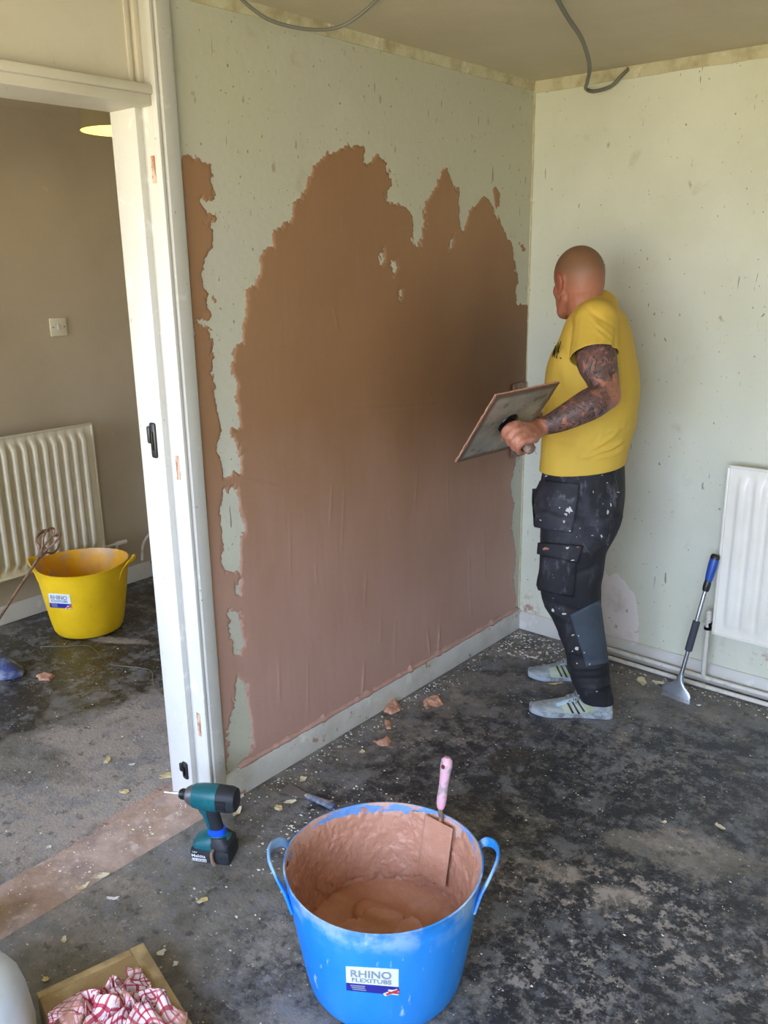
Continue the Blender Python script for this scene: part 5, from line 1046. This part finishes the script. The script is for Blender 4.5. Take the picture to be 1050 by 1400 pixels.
sp = [splat(ttree, x, y, r, .0025, 20+i, ay=ay) for i, (x, y, r, ay) in enumerate([(747, 651, 1.8, 1), (769, 647, 1.8, .8), (826, 646, 1.6, 1), (823, 650, 1.2, .5), (845, 673, 2.2, .4), (811, 673, 1, 2), (831, 700, 1.5, 3), (810, 732, 1.6, .5), (822, 733, 1.5, 1.3), (756, 834, 4, .8), (772, 839, 4, .5), (783, 868, 2.5, .6), (789, 887, 3, 1), (791, 869, 1.5, .7), (799, 892, 1.6, .5), (806, 908, 1.2, 1), (783, 890, 1.2, .6), (789, 907, 1.3, 1), (816, 945, 1.5, .6), (754, 780, 1.6, 1.3), (762, 803, 1, 1), (830, 660, .9, 1), (835, 690, 1, 2.5), (793, 722, 1, 1)])]
for q_ in sp:
    if q_[0]: obj('dried_paint', q_, M_paint, tro, False)
lp = obj('thigh_pocket', patch(ttree, poly_fn([(741, 760), (740, 782), (737, 805)], [(788, 764), (787, 790), (784, 816)]), 14, 14, bulge(.014), .002), M_trous, tro, 'full')
attr(lp, 'dusty', [.8]*len(lp.data.vertices))
fp = obj('pocket_flap', patch(ttree, poly_fn([(741, 741), (740, 757)], [(797, 746), (789, 769)]), 14, 6, .018, .002), M_trous, tro, 'full'); attr(fp, 'dusty', [.3]*len(fp.data.vertices))
fpt = bvh(([v.co+ORG[fp.name] for v in fp.data.vertices], [tuple(f.vertices) for f in fp.data.polygons]))
for q_, nm_ in ((splat(fpt, 746, 750, 4.5, .0015, 41, ay=.55), 'badge'), (splat(fpt, 790, 748, 3, .0015, 42, ay=.2), 'stitching')):
    if q_[0]: obj(nm_, q_, M_orange, fp, False, label='faded orange '+nm_)
q = [splat(fpt, 776, 749, 3.5, .0015, 44, ay=.6), splat(fpt, 766, 743, 1.3, .0015, 45), splat(fpt, 783, 766, 3.2, .0015, 46, ay=.3), splat(fpt, 760, 766, 4, .0015, 47, ay=.15)]
for q_ in q:
    if q_[0]: obj('dried_paint', q_, M_paint, fp, False)
obj('calf_panel', patch(ttree, poly_fn([(779, 841), (787, 866), (796, 892), (801, 912)], [(820, 820), (825, 850), (829, 880), (831.5, 906)]), 14, 20, .0022, .001), M_panel, tro, 'full', label='slate grey stretch panel on the calf')
for x in (788, 840): obj('belt_loop', patch(ttree, quadfn((x, 638), (x+4, 638), (x, 656), (x+4, 656)), 2, 6, .006, .001), M_pocket, tro, False)
# shoes
def shoe(h, t_, near, label):
    L = (t_-h).length; ax = (t_-h).normalized(); sd = UP.cross(ax); e = obj  # sd = man's left
    secs = [(.0, .024, .055, 3.2), (.03, .031, .078, 3), (.10, .035, .088, 2.8), (.22, .037, .088, 2.6), (.34, .038, .084, 2.4), (.46, .040, .078, 2.3), (.58, .044, .064, 2.2), (.70, .047, .052, 2.2), (.82, .045, .043, 2.3), (.92, .036, .036, 2.4), (.98, .021, .030, 2.4), (1.0, .008, .024, 2.2)]
    rows = smooth_rings([(s, w_, z, 0) for s, w_, z, _ in secs], 4); rings = []
    for s, w_, z, _ in rows:
        c = h+ax*(L*s); b = .018; r = []
        for j in range(24):
            a = 2*math.pi*j/24; cx, sy = math.cos(a), math.sin(a); x = w_*abs(cx)**(.75)*(1 if cx > 0 else -1); zz = (z-b)*(max(sy, 0)**.8)
            if sy < 0: zz = -.004*abs(sy)
            x *= 1-.42*max(sy, 0)**1.5*(1 if s < .5 else .6); r.append(c+sd*x+UP*(b+zz))
        rings.append(r)
    up = loft(rings); sh = obj('shoe', up, M_shoe, man, 'full', label=label)
    out = smooth_rings([(-.005, .022, .030, 0), (.03, .034, .030, 0), (.12, .039, .028, 0), (.28, .037, .024, 0), (.45, .038, .022, 0), (.62, .046, .021, 0), (.78, .049, .020, 0), (.90, .041, .020, 0), (.98, .025, .022, 0), (1.005, .010, .022, 0)], 4)
    lo = [[h+ax*(L*s)+sd*x+UP*z for x, z in ((-w_*.93, .0), (w_*.93, .0), (w_, .006), (w_, zt), (w_*.9, zt+.002), (-w_*.9, zt+.002), (-w_, zt), (-w_, .006))] for s, w_, zt, _ in out]
    lo = [[p+UP*(.0 if s < .8 else (s-.8)*.035) for p in r] for r, (s, _, _, _) in zip(lo, out)]
    obj('sole', loft(lo), M_sole, sh, True)
    # collar and laces
    obj('ankle_collar', loft([ell(h+ax*(L*.19)+UP*z, ax*ra, sd*rb, 24) for z, ra, rb in [(.070, .050, .034), (.084, .050, .033), (.092, .046, .030), (.088, .040, .026)]]), M_shoeblue, sh, True)
    P = [h+ax*(L*.36)+UP*.088, h+ax*(L*.30)+UP*.105]
    obj('tongue', loft([[h+ax*(L*s)+sd*x+UP*z2 for x, z2 in ((-.02, z), (.02, z), (.018, z+.006), (-.018, z+.006))] for s, z in ((.56, .062), (.44, .076), (.34, .088), (.29, .098))]), M_shoe, sh, True)
    lc = []
    for k in range(5):
        s = .36+.048*k; z = .0965-.0075*k; lc.append(tube(spl([h+ax*(L*s)+sd*.026+UP*(z-.012), h+ax*(L*(s+.012))+UP*(z+.002), h+ax*(L*(s+.024))-sd*.026+UP*(z-.014)], 4), .0028, 6)); lc.append(tube(spl([h+ax*(L*s)-sd*.026+UP*(z-.012), h+ax*(L*(s+.012))+UP*(z+.003), h+ax*(L*(s+.024))+sd*.026+UP*(z-.014)], 4), .0028, 6))
    for s2 in (1, -1): lc.append(tube(spl([h+ax*(L*.36)+UP*.096, h+ax*(L*.38)+sd*.022*s2+UP*.104, h+ax*(L*.44)+sd*.034*s2+UP*.088, h+ax*(L*.42)+sd*.016*s2+UP*.088, h+ax*(L*.37)+UP*.094], 5), .0026, 6)); lc.append(tube(spl([h+ax*(L*.36)+UP*.095, h+ax*(L*.42)+sd*.03*s2+UP*.084, h+ax*(L*.46)+sd*.042*s2+UP*.064], 5), .0024, 6))
    obj('laces', join(*lc), M_lace, sh, True)
    return sh, bvh(up)
s1, tr1 = shoe(nh+ER*.0, ntoe, True, 'dusty grey-blue running shoe on the near foot')
s2_, tr2 = shoe(fh, ftoe, False, 'dusty grey-blue running shoe on the far foot')
def strip_(tree, a, b, w_, m, par, name='stripe', lift=.0022, n=6):
    f = lambda s, t: (a[0]+(b[0]-a[0])*t+w_*(s-.5), a[1]+(b[1]-a[1])*t); return obj(name, patch(tree, f, 2, n, lift, .001), m, par, False)
obj('side_overlay', patch(tr1, quadfn((768, 964), (808, 953), (774, 981), (812, 973)), 10, 6, .0012, .001), M_shoegreen, s1, True)
obj('lace_overlay', patch(tr1, quadfn((760, 962), (806, 946), (762, 966), (808, 952)), 10, 3, .0018, .001), M_shoeblue, s1, True)
for a, b in (((776, 961), (785, 978)), ((782, 959), (792, 976)), ((788, 956), (799, 973))): strip_(tr1, a, b, 3.0, M_black, s1); strip_(tr1, (a[0]+2.6, a[1]), (b[0]+2.6, b[1]), 1.8, M_sole, s1, 'stripe_edge', .0026)
obj('side_overlay', patch(tr2, quadfn((750, 914), (784, 905), (754, 927), (790, 925)), 8, 5, .0012, .001), M_shoegreen, s2_, True)
for a, b in (((761, 911), (768, 925)), ((767, 910), (775, 926)), ((773, 909), (782, 926))): strip_(tr2, a, b, 2.6, M_black, s2_)
# ------------------------------------------------------------------ hawk and trowel
hk = empty('hawk', HK, 'grey square plasterer\'s hawk held up by its handle in the man\'s left hand', 'hawk')
def hawk():
    n = 24; top, bot = [], []; us = np.linspace(-.5, .5, n+1)
    for i, u in enumerate(us):
        for j, v in enumerate(us):
            e = max(abs(u), abs(v)); wv = .0012*noise.noise(V((u*6, v*6, 1)))*2
            p = HK+hu*(HS*u+.0015*noise.noise(V((v*30, 2, 0)))*(abs(u) > .49))+hv*(HS*v); bot.append(p+hn*(.0015+wv)); top.append(p-hn*(.0015+.001*0)+hn*wv)
    Vs = bot+top; Nn_ = (n+1)**2; g = lambda i, j: i*(n+1)+j; Fs = []
    for i in range(n):
        for j in range(n): q = (g(i, j), g(i+1, j), g(i+1, j+1), g(i, j+1)); Fs.append(q); Fs.append(tuple(Nn_+k for k in q[::-1]))
    rim = [g(i, 0) for i in range(n)]+[g(n, j) for j in range(n)]+[g(i, n) for i in range(n, 0, -1)]+[g(0, j) for j in range(n, 0, -1)]
    for a, b in zip(rim, rim[1:]+rim[:1]): Fs.append((b, a, Nn_+a, Nn_+b))
    if hu.cross(hv).dot(hn) < 0: Fs = [f[::-1] for f in Fs]
    o = obj('hawk_plate', (Vs, Fs), M_gsteel, hk, True)
    uu_, vv_ = np.meshgrid(us, us, indexing='ij'); E_ = np.clip((np.maximum(abs(uu_), abs(vv_))-.42+.03*(vnoise(uu_, vv_, 9, 3)-.5))/.03, 0, 1).ravel(); Ce = np.clip(1.4-np.hypot(uu_, vv_)/.22, 0, 1).ravel()
    attr(o, 'edge', list(E_)*2); attr(o, 'centre', list(Ce)*2)
    # bead of plaster on the far (upper) face, showing as a thin line along the edges
    pts = [HK+hu*(-.5*HS)+hv*(HS*k/20-.5*HS)-hn*(.004+.003*noise.noise(V((k*.7, 0, 0)))) for k in range(21)]; pts2 = [HK+hv*(.5*HS)+hu*(HS*k/20-.5*HS)-hn*(.004+.003*noise.noise(V((k*.7, 5, 0)))) for k in range(21)]
    obj('plaster_edge', join(tube(pts, [.0022+.0014*noise.noise(V((k*.9, 1, 0))) for k in range(21)], 8), tube(pts2, [.0028+.0018*noise.noise(V((k*.9, 7, 0))) for k in range(21)], 8)), M_mix, hk, True)
    obj('handle_boss', loft([ell(HK+hn*z, hu*r, hv*r, 24) for z, r in [(.001, .040), (.005, .038), (.010, .026), (.016, .020)]]), M_dkmetal, hk, True)
    obj('handle', loft([ell(HK+hn*z, hu*r, hv*r, 20) for z, r in [(.012, .016), (.03, .0165), (.06, .018), (.09, .0175), (.115, .019), (.128, .017), (.132, .010)]]), mat('plaster_caked_handle', '6b5548', .6, layers=[dict(col='9b8474', scale=30, lo=.45, hi=.6)]), hk, True)
hawk()
tw = empty('plastering_trowel', (.02, ty_, Tb.z), 'steel plastering trowel pressed upright against the wall by the corner', 'trowel')
obj('blade', box((.0125, ty_-.055, Tb.z), (.0145, ty_+.055, Tt.z), 0), M_whisk, tw, False)
obj('handle', tube([TR-UP*.065, TR-UP*.05, TR+UP*.055, TR+UP*.07], [.013, .0165, .0165, .012], 16), M_woodbare, tw, True)
obj('shank', join(box((.0145, ty_-.012, tz-.12), (.022, ty_+.012, tz+.12), .002), tube(spl([(.02, ty_, tz+.095), (.05, ty_, tz+.095), (.085, ty_, tz+.085), (.085, ty_, tz+.05)], 5), .006, 10)), M_steel, tw, True)
